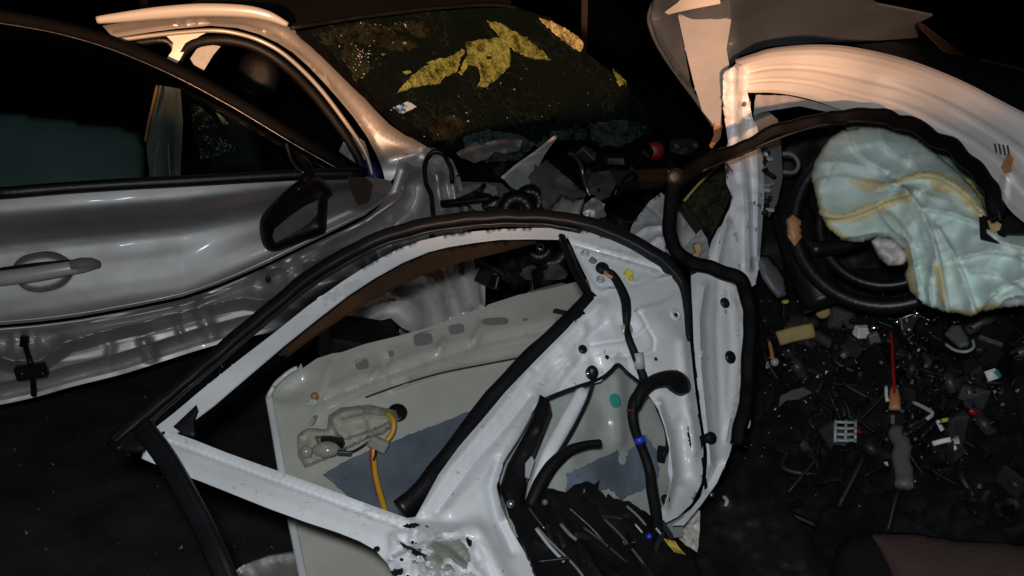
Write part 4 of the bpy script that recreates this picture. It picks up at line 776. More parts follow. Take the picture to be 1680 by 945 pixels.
for k in range(14):
    x = rr.uniform(880, 1120); y = rr.uniform(840, 950)
    chunk('trim_fragment', P(x, y, DTr.at(x, y) - .006), [rr.uniform(.006, .012), rr.uniform(.004, .010), rr.uniform(.02, .06)], M[rr.choice(['black', 'black', 'black_m', 'dark'])], trim, seed=100 + k)
ball('trim_bolt', 838, 827, 1.67, .007, M['steel'], trim); ball('trim_bolt', 894, 824, 1.69, .005, M['grey'], trim)
ball('blue_plug', 1065, 880, DTr.at(1065, 880) - .03, .005, M['blue'], trim)
for k in range(5): tube('copper_wire', [(1090 + k * 4, 884 + k, 1.80), (1098 + k * 4, 894 + k * 1.5, 1.79), (1108 + k * 4, 906 + k, 1.80)], .0016, M['orange' if k % 2 else 'yellow_c'], trim, k=5)
crp = sheet('crumpled_sill_sheet', [(1098, 860), (1118, 846), (1138, 832), (1148, 838), (1148, 872), (1144, 905), (1128, 896), (1112, 880)], Depth([(1098, 860, 2.02), (1148, 835, 2.05), (1140, 905, 2.0)]), M['grey_in'], wd, step=5, nz=(.03, 20), facet=True)

# ================================================================ WHITE CAR
wc = thing('white_car', 'white car with its side torn open and interior spilled out', 'car', (1.1, 2.6, 0))
DR = Depth([(1205, 110, 2.45), (1300, 110, 2.32), (1440, 130, 2.12), (1560, 190, 1.92), (1680, 270, 1.72), (1300, 160, 2.34), (1560, 250, 1.96), (1450, 80, 2.16)])
rail_top = [(1206, 98), (1235, 88), (1262, 80), (1300, 75), (1345, 73), (1390, 76), (1440, 85), (1490, 98), (1540, 116), (1590, 138), (1640, 164), (1690, 190), (1730, 212)]
rail_bot = [(1730, 380), (1690, 352), (1660, 350), (1650, 346), (1642, 330), (1630, 304), (1600, 276), (1560, 248), (1520, 226), (1480, 208), (1440, 194), (1400, 186), (1370, 176), (1330, 162), (1290, 154), (1250, 152), (1222, 152), (1230, 135), (1236, 118)]
g1 = [(1206, 107), (1260, 103), (1320, 103), (1370, 112), (1430, 128), (1490, 152), (1550, 182), (1610, 218), (1660, 250), (1720, 290)]
g2 = [(1228, 131), (1290, 128), (1350, 138), (1410, 155), (1470, 178), (1530, 208), (1590, 246), (1640, 284)]
rp = [((1206, 98), (1222, 152)), ((1235, 88), (1240, 152)), ((1262, 80), (1262, 152)), ((1300, 75), (1292, 155)), ((1345, 73), (1330, 163)), ((1390, 76), (1368, 176)), ((1440, 85), (1408, 188)), ((1490, 98), (1455, 199)), ((1540, 116), (1498, 216)), ((1590, 138), (1548, 242)), ((1640, 164), (1590, 268)), ((1690, 190), (1630, 304)), ((1730, 212), (1662, 350)), ((1790, 245), (1730, 400))]
loft('roof_side_rail', [a for a, b in rp], [b for a, b in rp], DR, M['white_clean'], wc, prof=((0, -.030), (.04, -.018), (.10, -.008), (.2, -.001), (.34, 0), (.36, -.001), (.41, -.010), (.46, -.010), (.51, -.001), (.54, 0), (.62, .001), (.645, -.001), (.69, -.008), (.73, -.008), (.77, 0), (.80, .002), (.93, .001), (1, -.006)), nu=120, nv=110, nz=(.0012, 5), thick=.003, feats=[('g', [(1650, 290), (1646, 330)], 6, .012)])
for k in range(4): sweep('rail_clip_mark', [(1632 + k * 7, 236 + k * 1, DR.at(1632 + k * 7, 238) - .012), (1635 + k * 7, 250 + k * 2, DR.at(1635 + k * 7, 252) - .012)], bar(.003, .004), M['dark'], wc)
sheet('rail_torn_tab', [(1654, 250), (1662, 262), (1658, 280), (1648, 284), (1642, 274), (1648, 262)], DR.shift(-.014), M['orange'], wc, step=4, nz=(.006, 50))
sheet('headlining_edge', [(1240, 156), (1290, 157), (1330, 165), (1385, 182), (1360, 184), (1310, 174), (1250, 184), (1236, 190)], DR.shift(.05), M['hood2'], wc, step=5, nz=(.008, 30))
# windscreen pillar, crushed
DA = Depth([(1215, 110, 2.44), (1200, 190, 2.44), (1250, 300, 2.40), (1215, 450, 2.34), (1255, 430, 2.36), (1170, 420, 2.30)])
pilr = [(1186, 132), (1194, 118), (1208, 104), (1222, 108), (1232, 122), (1226, 150), (1230, 172), (1236, 200), (1244, 232), (1252, 262), (1254, 320), (1250, 380), (1246, 430), (1240, 466), (1222, 480), (1196, 458), (1168, 446), (1160, 430), (1172, 392), (1186, 366), (1198, 340), (1204, 322), (1196, 300), (1192, 262), (1198, 230), (1192, 190), (1186, 160)]
sheet('crushed_pillar', pilr, DA, M['white_scr'], wc, step=3.6, nz=(.006, 10), thick=.006, feats=[('c', [(1212, 112), (1210, 180), (1222, 260), (1228, 340), (1230, 440)], 8, .03), ('g', [(1200, 120), (1200, 220), (1210, 300)], 7, -.012), ('g', [(1240, 200), (1244, 300), (1242, 420)], 5, .02), ('rn', [(1180, 100), (1260, 100), (1260, 200), (1180, 200)], 40, .012, 2.2), ('rn', None, 16, .010, 5.5), ('g', [(1185, 430), (1215, 350)], 10, .012)])
sheet('inner_pillar_trim', [(1236, 186), (1262, 184), (1276, 196), (1282, 240), (1284, 290), (1276, 330), (1262, 356), (1254, 300), (1246, 240)], DA.shift(.05), M['grey'], wc, step=6, nz=(.006, 10))
tube('trim_loop', [(1284, 252, 2.44), (1300, 254, 2.44), (1310, 268, 2.44), (1304, 282, 2.44), (1284, 282, 2.44)], .005, M['grey'], wc)
for k in range(14):
    y = rr.uniform(250, 350); x = 1256 + rr.uniform(-6, 8)
    chunk('pillar_splinter', P(x, y, DA.at(x, y) - .01), (.008, .008, rr.uniform(.01, .03)), M[rr.choice(['black', 'lgrey', 'black_m'])], wc, seed=300 + k)
sheet('pillar_foot_panel', [(1140, 470), (1152, 440), (1166, 420), (1180, 384), (1196, 352), (1204, 364), (1212, 400), (1216, 450), (1190, 452), (1160, 446)], DA.shift(-.03), M['white_scr'], wc, step=5, nz=(.012, 12), feats=[('c', [(1196, 354), (1180, 420), (1176, 450)], 7, .015)])
# folded wing sheets beside the hinge
DFw = Depth([(1035, 380, 2.75), (1090, 320, 2.8), (1100, 420, 2.6), (1160, 400, 2.5)])
sheet('crumpled_wing', [(1032, 388), (1036, 372), (1050, 350), (1066, 330), (1084, 316), (1092, 322), (1100, 340), (1122, 350), (1140, 372), (1150, 392), (1130, 412), (1112, 430), (1094, 414), (1066, 404), (1040, 398)], DFw, M['white_scr'], wc, step=4.5, nz=(.03, 14), feats=[('c', [(1062, 334), (1086, 356), (1100, 372)], 5, -.03), ('c', [(1036, 388), (1060, 372), (1086, 370)], 6, .02), ('c', [(1058, 404), (1080, 388), (1096, 390)], 6, .02)])
sheet('side_glass_shard', [(1118, 330), (1150, 300), (1196, 270), (1200, 320), (1176, 370), (1160, 396), (1138, 360)], Depth([(1118, 330, 2.6), (1196, 270, 2.6), (1160, 396, 2.5)]), M['crazed_d'], wc, step=6, nz=(.01, 12), thick=.004)
sweep('glass_shard_edge', [(1122, 330, 2.58), (1150, 298, 2.585), (1190, 262, 2.585)], bar(.006, .006), M['yfoam'], wc)
tube('wing_stay', [(1120, 336, 2.55), (1132, 356, 2.53), (1148, 378, 2.5), (1152, 396, 2.48)], .012, M['dark'], wc)
sheet('torn_bracket', [(1120, 408), (1150, 376), (1160, 392), (1164, 410), (1160, 440), (1150, 470), (1142, 500), (1136, 460), (1130, 430)], Depth([(1120, 410, 2.42), (1160, 390, 2.42), (1145, 490, 2.3)]), M['lgrey'], wc, step=5, nz=(.012, 20), facet=True)
for x, y, s in ((1144, 408, .02), (1140, 442, .016), (1143, 416, .014)): chunk('foam_scrap', P(x, y, 2.36), (s, s * .6, s * 1.2), M['yfoam'], wc, jit=.3)
# folded bonnet
DH = Depth([(1070, 20, 2.66), (1170, 215, 2.50), (1110, 60, 2.60), (1190, 110, 2.56), (1500, 64, 2.86), (1500, 20, 2.70), (1400, -30, 2.52), (1400, 68, 2.82), (1230, -30, 2.42), (1240, 76, 2.68), (1100, -20, 2.5)])
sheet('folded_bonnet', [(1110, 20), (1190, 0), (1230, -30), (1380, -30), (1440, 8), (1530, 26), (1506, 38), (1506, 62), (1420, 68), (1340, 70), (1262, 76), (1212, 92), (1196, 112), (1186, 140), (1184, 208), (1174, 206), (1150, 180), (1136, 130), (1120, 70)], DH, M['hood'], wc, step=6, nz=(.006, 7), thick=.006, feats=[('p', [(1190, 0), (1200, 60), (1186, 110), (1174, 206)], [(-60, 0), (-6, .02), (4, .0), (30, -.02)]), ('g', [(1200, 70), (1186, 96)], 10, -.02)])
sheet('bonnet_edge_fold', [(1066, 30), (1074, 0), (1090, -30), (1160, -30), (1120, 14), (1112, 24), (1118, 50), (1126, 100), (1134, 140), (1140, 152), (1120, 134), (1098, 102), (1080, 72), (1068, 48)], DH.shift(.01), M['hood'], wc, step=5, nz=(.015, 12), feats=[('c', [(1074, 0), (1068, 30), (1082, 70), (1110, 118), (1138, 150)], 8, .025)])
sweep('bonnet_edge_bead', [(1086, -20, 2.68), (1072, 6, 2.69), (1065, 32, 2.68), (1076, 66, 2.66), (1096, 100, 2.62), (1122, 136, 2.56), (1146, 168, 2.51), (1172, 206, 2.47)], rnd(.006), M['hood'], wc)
sheet('bonnet_top_flap', [(1090, 20), (1112, 4), (1128, -14), (1178, -30), (1182, 6), (1140, 14), (1112, 20), (1096, 24)], DH.shift(-.03), M['white_clean'], wc, step=5, thick=.004)
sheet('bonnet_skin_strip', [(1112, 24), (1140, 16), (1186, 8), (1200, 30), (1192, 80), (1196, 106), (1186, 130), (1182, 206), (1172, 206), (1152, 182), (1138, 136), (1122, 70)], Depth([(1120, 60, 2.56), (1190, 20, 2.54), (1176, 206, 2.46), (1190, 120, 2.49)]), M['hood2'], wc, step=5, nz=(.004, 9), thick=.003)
sheet('pillar_tip', [(1172, 200), (1186, 206), (1182, 226), (1168, 244), (1164, 240), (1172, 222)], DH.shift(-.04), M['orange'], wc, step=4, nz=(.01, 30))
# roof skin on far side
sheet('roof_skin', [(1400, 74), (1506, 64), (1506, 40), (1580, 90), (1640, 112), (1740, 140), (1740, 214), (1640, 166), (1560, 124), (1480, 92)], Depth([(1400, 74, 2.5), (1740, 214, 1.95), (1580, 90, 3.0), (1740, 140, 2.7)]), M['black_m'], wc, step=10)
sheet('torn_roof_strip', [(1506, 36), (1516, 40), (1582, 90), (1562, 88), (1548, 84), (1508, 44)], Depth([(1506, 36, 2.75), (1582, 90, 2.7), (1550, 86, 2.65)]), M['brown'], wc, step=5)
sheet('far_window_edge', [(1610, 96), (1690, 116), (1690, 120), (1608, 100)], Depth([(1610, 96, 3), (1690, 116, 2.8), (1650, 110, 2.9)]), M['brown'], wc, step=5)
# door opening seal
loop = [(1640, 350, 1.75), (1632, 326, 1.76), (1614, 294, 1.79), (1580, 258, 1.84), (1536, 226, 1.90), (1490, 204, 1.96), (1440, 192, 2.02), (1390, 190, 2.06), (1330, 200, 2.10), (1270, 220, 2.13), (1210, 246, 2.14), (1150, 272, 2.12), (1120, 288, 2.10), (1104, 308, 2.09), (1098, 340, 2.08), (1098, 376, 2.07), (1108, 408, 2.06), (1132, 428, 2.06), (1164, 438, 2.06), (1196, 448, 2.05), (1218, 468, 2.04), (1229, 500, 2.03), (1231, 560, 2.01), (1228, 620, 2.0), (1220, 680, 1.98), (1208, 730, 1.97)]
sl_ = sweep('door_opening_seal', loop, [(-.013, -.007), (-.007, -.012), (.008, -.011), (.014, -.004), (.012, .006), (.005, .011), (.002, .007), (-.003, .012), (-.011, .008)], M['frame_black'], wc, n=8, wob=.006)
sweep('seal_lip', [(x + 1, y + 9, z - .004) for x, y, z in loop[:12]], bar(.005, .010), M['rubber'], wc, n=6)
disc('seal_joint', 1107, 290, 2.08, .017, M['rubber'], wc, h=.01)
ball('rubber_scrap', 1100, 284, 2.075, .006, M['orange'], wc)
# cabin
DCb = Depth([(1230, 480, 2.75), (1690, 480, 2.5), (1130, 945, 2.18), (1690, 945, 1.95), (1400, 700, 2.40)])
sheet('cabin_floor', [(1228, 440), (1700, 440), (1740, 1010), (1080, 1010), (1110, 900), (1140, 860), (1190, 790), (1220, 700), (1232, 560)], DCb, M['carpet'], wc, step=7, nz=(.07, 10), thick=.01)
sheet('dashboard', [(1240, 240), (1320, 190), (1480, 210), (1700, 330), (1700, 520), (1240, 500)], Depth([(1240, 240, 3.0), (1700, 330, 2.6), (1240, 500, 2.85), (1700, 520, 2.5)]), M['black_m'], wc, step=11, nz=(.05, 9))
sheet('seat_cushion', [(1420, 872), (1500, 874), (1560, 884), (1640, 890), (1740, 896), (1740, 1010), (1480, 1010), (1452, 930)], Depth([(1420, 872, 2.0), (1740, 896, 1.85), (1600, 1000, 1.75)]), M['seat'], wc, step=8, puff=.06, puffw=50, back=.05, nz=(.006, 8))
sheet('seat_bolster', [(1370, 900), (1390, 880), (1430, 870), (1462, 890), (1490, 940), (1510, 1010), (1350, 1010)], Depth([(1370, 900, 2.0), (1460, 890, 1.98), (1450, 1000, 1.85)]), M['black_m'], wc, step=8, puff=.06, puffw=30, back=.05)
sheet('sill_trim', [(1140, 860), (1180, 800), (1216, 760), (1250, 770), (1300, 840), (1360, 920), (1370, 1010), (1150, 1010)], Depth([(1140, 860, 2.1), (1250, 770, 2.2), (1360, 920, 2.05), (1200, 1000, 1.95)]), M['black_m'], wc, step=7, nz=(.03, 9), puff=.02, puffw=40)
# steering wheel (real torus) and column
def torus(name, c, R, r, ax, mt, par, a0=0, a1=6.2832, n=56, k=10):
    ax = ax.normalized(); u = ax.cross(Vector((0, 0, 1))).normalized(); v = ax.cross(u); vs = []; fs = []
    full = abs(a1 - a0 - 2 * math.pi) < .01
    for i in range(n + (0 if full else 1)):
        a = a0 + (a1 - a0) * i / n; d = u * math.cos(a) + v * math.sin(a)
        for j in range(k):
            b = 2 * math.pi * j / k; vs.append(c + d * (R + r * math.cos(b)) + ax * r * math.sin(b))
    m = len(vs) // k
    for i in range(m if full else m - 1):
        for j in range(k): fs.append((i * k + j, ((i + 1) % m) * k + j, ((i + 1) % m) * k + (j + 1) % k, i * k + (j + 1) % k))
    return link(name, vs, fs, mt, par)
cw = P(1452, 360, 2.30); axw = Vector((-.35, -.82, .5))
sw = torus('steering_wheel', cw, .185, .017, axw, M['black'], wc)
torus('wheel_inner_ring', cw - axw.normalized() * .03, .135, .012, axw, M['black'], sw)
chunk('wheel_hub', cw, (.15, .07, .13), M['black_m'], sw, rot=(.5, 0, -.4), bev=.3)
tube('wheel_spoke', [(1330, 410, 2.27), (1390, 400, 2.28), (1450, 370, 2.28)], .016, M['black'], sw)
tube('column_shroud', [(1300, 350, 2.42), (1312, 400, 2.40), (1330, 450, 2.38), (1352, 500, 2.36)], .045, M['black'], wc, k=12)
sheet('vent_duct', [(1240, 420), (1262, 418), (1276, 436), (1290, 460), (1294, 486), (1276, 490), (1262, 474), (1250, 456)], Depth([(1240, 420, 2.36), (1290, 450, 2.38), (1270, 490, 2.33)]), M['grey'], wc, step=5, puff=.02, puffw=12, back=.01)
sheet('orange_highlight', [(1290, 360), (1300, 352), (1314, 362), (1316, 388), (1304, 404), (1292, 388)], Depth([(1290, 360, 2.33), (1316, 360, 2.33), (1304, 404, 2.32)]), M['orange'], wc, step=5, puff=.01, puffw=8)  # tan sheet standing in for orange lamplight on the steering wheel
pd = thing('brake_pedal', 'grey metal pedal pad with slots on the dark cabin floor', 'pedal', P(1388, 726, 2.3))
for k in range(4): sweep('pedal_bar', [(1372, 692 + k * 10, 2.28 - k * .006), (1386, 692 + k * 10 + 1, 2.275 - k * .006), (1404, 693 + k * 9.6, 2.28 - k * .006)], bar(.006, .008), M['lgrey'], pd, n=2)
for x in (1371, 1388, 1404): sweep('pedal_rim', [(x, 690, 2.282), (x - 1, 726, 2.262)], bar(.006, .008), M['lgrey'], pd, n=1)
chunk('pedal_red_tab', P(1407, 706, 2.275), (.006, .006, .02), M['red'], pd)

# ================================================================ AIRBAG
DAb = Depth([(1340, 260, 2.22), (1420, 220, 2.26), (1560, 330, 2.10), (1660, 420, 1.98), (1580, 510, 2.02), (1480, 400, 2.12), (1400, 390, 2.16), (1690, 500, 1.92)])
ab_o = [(1330, 290), (1336, 268), (1348, 246), (1362, 226), (1382, 214), (1410, 208), (1440, 208), (1470, 214), (1500, 226), (1530, 246), (1560, 272), (1590, 300), (1612, 330), (1622, 362), (1650, 376), (1730, 396), (1730, 506), (1680, 502), (1640, 506), (1612, 512), (1596, 520), (1578, 516), (1550, 512), (1516, 500), (1494, 480), (1484, 452), (1490, 434), (1480, 410), (1462, 394), (1440, 390), (1410, 398), (1382, 394), (1360, 376), (1344, 350), (1338, 318)]
def fold(pts, a=.022, w=16): return ('p', spl(pts, 4), [(-w * 2.6, 0), (-w * 1.2, a * .35), (-w * .3, a * .85), (0, a), (3, a * .30), (7, 0), (w * 1.5, 0)])
folds = [fold([(1340, 352), (1380, 356), (1420, 344), (1456, 328), (1492, 318)], .030), fold([(1520, 318), (1470, 304), (1430, 300), (1380, 290), (1345, 296)], .012, 20),
    fold([(1470, 302), (1512, 288), (1545, 294), (1580, 316), (1610, 348)], .026), fold([(1556, 516), (1548, 470), (1536, 410), (1522, 366), (1500, 326), (1478, 306)], .034),
    fold([(1512, 496), (1504, 450), (1496, 410), (1480, 374), (1458, 350)], .026, 12), fold([(1522, 344), (1566, 352), (1614, 370)], .022, 12), fold([(1600, 512), (1586, 470), (1566, 420), (1540, 376)], .026, 14),
    fold([(1574, 424), (1620, 414), (1660, 418), (1724, 442)], .028), fold([(1604, 512), (1640, 474), (1690, 456), (1726, 456)], .026), fold([(1592, 444), (1640, 450), (1690, 480)], .018, 12),
    fold([(1446, 352), (1464, 374), (1488, 392), (1504, 402)], .018, 9), fold([(1352, 300), (1366, 270), (1384, 246), (1412, 240)], .010, 14), fold([(1470, 300), (1486, 270), (1494, 240)], .010, 14), fold([(1346, 380), (1390, 388), (1440, 380), (1470, 390)], .016, 12),
    fold([(1396, 214), (1402, 240), (1420, 262), (1450, 280)], .014, 12), fold([(1440, 214), (1452, 240), (1480, 262)], .012, 12), fold([(1344, 270), (1380, 268), (1420, 276)], .012, 12), fold([(1500, 236), (1496, 262), (1508, 284)], .012, 10), fold([(1490, 440), (1510, 430), (1530, 436)], .016, 10), fold([(1530, 505), (1526, 470), (1532, 440)], .02, 10), fold([(1620, 380), (1650, 400), (1720, 414)], .02, 12), fold([(1636, 504), (1656, 486), (1720, 484)], .02, 10),
    ('rn', None, 9, .013, 3.3), ('rn', [(1480, 300), (1740, 380), (1740, 520), (1500, 520)], 13, .018, 9.1)]
ab = sheet('deployed_airbag', ab_o, DAb, M['airbag'], None, jag=1.2, step=3.6, puff=.040, puffw=30, back=.05, nz=(.010, 8), feats=folds)
ab.data.materials.append(M['airbag_c'])
cream = [([(1342, 346), (1372, 358), (1410, 350), (1450, 334), (1488, 322)], 8), ([(1470, 296), (1510, 286), (1546, 292)], 6), ([(1334, 300), (1342, 336), (1360, 372), (1390, 392)], 6), ([(1540, 300), (1580, 316), (1606, 344)], 12), ([(1490, 410), (1492, 450), (1500, 484)], 6), ([(1556, 512), (1590, 515), (1640, 500)], 7), ([(1400, 300), (1450, 306)], 9), ([(1540, 440), (1548, 500)], 7)]  # cream tone along chosen folds, edges broken by noise
Rv = Matrix((RT, UP, FW)); cen = []
for p in ab.data.polygons:
    v = Rv @ (ab.location + p.center - CAMPOS); cen.append((840 + FPX * v.x / v.z, 472.5 - FPX * v.y / v.z))
cen = np.array(cen); hit = np.zeros(len(cen), bool)
for pl, w_ in cream:
    d, _ = polydist(cen, spl(pl, 5)); nn_ = np.array([noise.noise(Vector((a / 22, b / 22, .5))) for a, b in cen]); hit |= d < w_ * (1 + .9 * nn_)
for p, h_ in zip(ab.data.polygons, hit):
    if h_: p.material_index = 1
tag(ab, 'crumpled pale green deployed airbag hanging in the white car', 'airbag')
fl_ = sheet('airbag_lining', [(1428, 396), (1440, 388), (1462, 390), (1478, 402), (1490, 416), (1486, 434), (1472, 436), (1456, 436), (1442, 424)], Depth([(1430, 396, 2.10), (1490, 410, 2.09), (1460, 436, 2.07)]), M['airbag2'], None, step=4, puff=.03, puffw=12, back=.02, nz=(.02, 35))
tag(fl_, 'small pinkish white cloth lining bunched under the green airbag', 'cloth')
sheet('curtain_film', [(1400, 190), (1440, 198), (1490, 212), (1530, 236), (1580, 276), (1618, 318), (1560, 290), (1500, 240), (1450, 214), (1390, 212), (1384, 204)], DAb.shift(.06), M['airgl'], wc, step=6)
sheet('glove_flap', [(1606, 356), (1644, 352), (1730, 372), (1730, 382), (1650, 384), (1640, 400), (1608, 392)], DAb.shift(-.09), M['black'], wc, step=6, thick=.006)
sheet('yellow_trim_scrap', [(1542, 286), (1570, 284), (1596, 296), (1616, 316), (1624, 344), (1600, 330), (1572, 310)], DAb.shift(.02), M['crazed'], wc, step=5, nz=(.02, 30))
sheet('yellow_trim_scrap', [(1620, 362), (1634, 360), (1643, 368), (1640, 376), (1630, 382), (1624, 374)], DAb.shift(-.11), M['yfoam'], wc, step=3)

# ================================================================ DEBRIS IN THE CABIN
zf = lambda x, y, o=-.095: DCb.at(x, y) + o
t = tag(sweep('foam_block', [(1276, 556, zf(1276, 556)), (1300, 549, zf(1300, 549)), (1334, 542, zf(1334, 542))], bar(.034, .03, .2), M['yfoam'], n=3), 'long beige foam block among the cabin debris', 'foam')
tag(ball('foam_lump', 1350, 512, zf(1350, 512), .018, M['yfoam'], sq=(1, .7, .9)), 'round tan foam lump below the steering column', 'foam')
tag(ball('yellow_blob', 1288, 494, zf(1288, 494), .010, M['yellow_c'], sq=(1, .8, .7)), 'small yellow scrap at the foot of the crushed pillar', 'debris')
sb = thing('connector_block', 'white and silver connector block with a bright tube in the debris', 'connector', P(1425, 556, zf(1425, 556)))
chunk('block_body', P(1415, 545, zf(1415, 545)), (.034, .02, .026), M['white_p'], sb, rot=(0, .1, .3)); sweep('bright_tube', [(1424, 540, zf(1424, 540, -0.115)), (1446, 535, zf(1446, 535, -0.115))], rnd(.007), M['chrome'], sb, n=2)
chunk('grey_tab', P(1436, 560, zf(1436, 560)), (.024, .01, .04), M['grey'], sb, rot=(.2, -.4, 0)); chunk('yellow_end', P(1404, 546, zf(1404, 546)), (.010, .012, .012), M['yellow_c'], sb)
mc = thing('metal_catch', 'shiny bent metal catch below the green airbag', 'metal part', P(1500, 545, zf(1500, 545)))
sweep('catch_pin', [(1506, 512, zf(1506, 512, -0.125)), (1496, 530, zf(1496, 530, -0.125)), (1490, 544, zf(1490, 544, -0.125))], rnd(.008), M['steel'], mc, n=3); ball('catch_head', 1504, 514, zf(1504, 514, -0.135), .009, M['chrome'], mc)
sweep('catch_wire', [(1456, 522, zf(1456, 522, -0.115)), (1474, 524, zf(1474, 524, -0.125)), (1500, 516, zf(1500, 516, -0.135)), (1526, 526, zf(1526, 526, -0.125))], rnd(.0025), M['chrome'], mc); ball('catch_head', 1472, 528, zf(1472, 528, -0.125), .007, M['chrome'], mc)
wl = thing('clear_cover', 'clear grey plastic cover with pale looped rim right of the catch', 'plastic part', P(1580, 575, zf(1580, 575)))
tube('rim_wire', [(1552, 565, zf(1552, 565)), (1566, 574, zf(1566, 574)), (1584, 577, zf(1584, 577)), (1597, 570, zf(1597, 570)), (1596, 558, zf(1596, 558))], .0035, M['lgrey'], wl)
sheet('cover_shell', [(1546, 548), (1560, 532), (1576, 530), (1590, 552), (1592, 568), (1574, 572)], DCb.shift(-.105), M['grey'], wl, step=4, puff=.015, puffw=10, back=.01)
rw = thing('red_wire_lead', 'straight red wire ending in a tan connector', 'wire', P(1468, 672, zf(1468, 672)))
tube('red_wire', [(1461, 545, zf(1461, 545, -0.135)), (1464, 570, zf(1464, 570, -0.145)), (1465, 600, zf(1465, 600, -0.155)), (1467, 630, zf(1467, 630, -0.145)), (1467, 652, zf(1467, 652, -0.135))], .0035, M['red'], rw)
sweep('tan_connector', [(1467, 636, zf(1467, 636, -0.130)), (1468, 655, zf(1468, 655, -0.130)), (1468, 672, zf(1468, 672, -0.125))], bar(.022, .018, .3), M['orange'], rw, n=3, taper=[.7, 1, 1.05])
sweep('pale_clip', [(1454, 634, zf(1454, 634, -0.135)), (1454, 648, zf(1454, 648, -0.135)), (1456, 658, zf(1456, 658, -0.135))], bar(.007, .007), M['white_p'], rw, n=3)
tag(sweep('pale_chip_card', [(1618, 618, zf(1618, 618, -0.115)), (1636, 612, zf(1636, 612, -0.115))], bar(.022, .004), M['white_p'], n=2), 'pale square chip with green edge right of the red wire', 'chip')
sheet('green_edge', [(1630, 610), (1637, 606), (1643, 616), (1640, 620)], DCb.shift(-.122), M['teal'], bpy.data.objects['pale_chip_card'], step=4)
tag(ball('red_scrap', 1597, 675, zf(1597, 675), .010, M['red'], sq=(1, .6, .8)), 'small bright red scrap in the debris on the right', 'debris')
yc = thing('yellow_fastener', 'angular yellow and white fastener below the red scrap', 'fastener', P(1555, 705, zf(1555, 705)))
sweep('yellow_arm', [(1545, 690, zf(1545, 690)), (1562, 688, zf(1562, 688)), (1567, 702, zf(1567, 702))], bar(.009, .008), M['yellow_c'], yc, n=1); chunk('white_foot', P(1542, 698, zf(1542, 698)), (.008, .008, .024), M['white_p'], yc, rot=(0, -.5, 0))
tag(sweep('white_strip', [(1530, 728, zf(1530, 728)), (1545, 724, zf(1545, 724)), (1560, 721, zf(1560, 721))], bar(.010, .006), M['white_p'], n=2), 'short white plastic strip under the yellow fastener', 'plastic part')
tag(sweep('white_block', [(1570, 718, zf(1570, 718)), (1570, 738, zf(1570, 738))], bar(.011, .009), M['white_p'], n=2), 'upright white plastic block beside the short white strip', 'plastic part')
tag(sweep('grey_lever', [(1498, 660, zf(1498, 660)), (1515, 668, zf(1515, 668)), (1530, 678, zf(1530, 678)), (1520, 688, zf(1520, 688))], bar(.008, .006), M['lgrey'], n=3), 'pale grey forked lever right of the tan connector', 'lever')
tag(sweep('grey_sleeve', [(1474, 702, zf(1474, 702)), (1476, 730, zf(1476, 730)), (1480, 760, zf(1480, 760)), (1482, 800, zf(1482, 800))], bar(.034, .02, .4), M['grey'], n=3, wob=.01), 'long dark grey plastic sleeve below the tan connector', 'plastic part')
tag(sheet('grey_flap', [(1280, 650), (1300, 640), (1318, 636), (1332, 644), (1310, 654), (1290, 656), (1278, 668)], DCb.shift(-.08), M['grey'], None, step=5, nz=(.01, 20), thick=.003), 'flat grey flap on the dark cabin floor above the pedal', 'plastic part')
tag(sweep('white_tag', [(1211, 884, 2.08), (1212, 898, 2.07)], bar(.011, .003), M['white_p'], n=2), 'small white upright tag on the black sill trim', 'tag')
lw = thing('wire_loop', 'thin pale wire loop on the black sill trim', 'wire', P(1235, 915, 2.05))
tube('loop_wire', [(1240, 892, 2.06), (1232, 902, 2.06), (1229, 912, 2.05), (1234, 916, 2.05), (1239, 906, 2.06), (1240, 892, 2.06)], .0018, M['lgrey'], lw, k=6)
tag(tube('pale_hook', [(1188, 815, 2.1), (1193, 822, 2.09), (1190, 830, 2.09)], .004, M['lgrey'], None), 'small pale plastic hook on black trim beside the white door hinge', 'hook')
tag(sweep('metal_washer_strip', [(1222, 674, 2.0), (1228, 690, 2.0), (1226, 702, 2.0)], bar(.008, .005), M['lgrey'], n=3), 'small pale metal strip right of the door hinge', 'metal part')
tag(ball('clear_bead', 1271, 594, zf(1271, 594), .010, M['clear']), 'clear round plastic bead left in the cabin debris', 'debris')
# two tubes at the left of the foam block
for x in (1264, 1276): pass
tag(sweep('tan_strap', [(1262, 560, zf(1262, 560)), (1266, 578, zf(1266, 578)), (1268, 592, zf(1268, 592))], bar(.008, .006), M['orange'], n=3), 'narrow tan strap hanging left of the beige foam block', 'strap')
# countless-looking but countable fragments
kinds = [('dark_fragment', 'jagged black fragment in the cabin debris heap', ['black', 'black_m', 'dark', 'dark', 'black'], 'black plastic fragments in the cabin'), ('grey_fragment', 'small grey fragment in the cabin debris heap', ['grey', 'lgrey', 'dark', 'steel', 'dark'], 'grey fragments in the cabin')]
MARKS = [((1310, 550), 'beside the long beige foam block'), ((1425, 550), 'beside the white and silver connector block'), ((1465, 600), 'along the red wire'), ((1500, 525), 'below the green airbag by the metal catch'), ((1575, 560), 'by the clear looped cover'), ((1628, 617), 'around the pale green edged chip'), ((1555, 705), 'around the yellow fastener'), ((1388, 708), 'by the slotted pedal'), ((1478, 750), 'beside the long dark sleeve'), ((1600, 850), 'above the brown seat cushion'), ((1300, 645), 'by the flat grey flap'), ((1660, 540), 'at the right under the airbag'), ((1460, 860), 'at the corner of the brown seat'), ((1265, 600), 'by the clear round bead'), ((1620, 760), 'on the dark floor right of the white block')]
def near(x, y): return min(MARKS, key=lambda m: (m[0][0] - x) ** 2 + (m[0][1] - y) ** 2)[1]
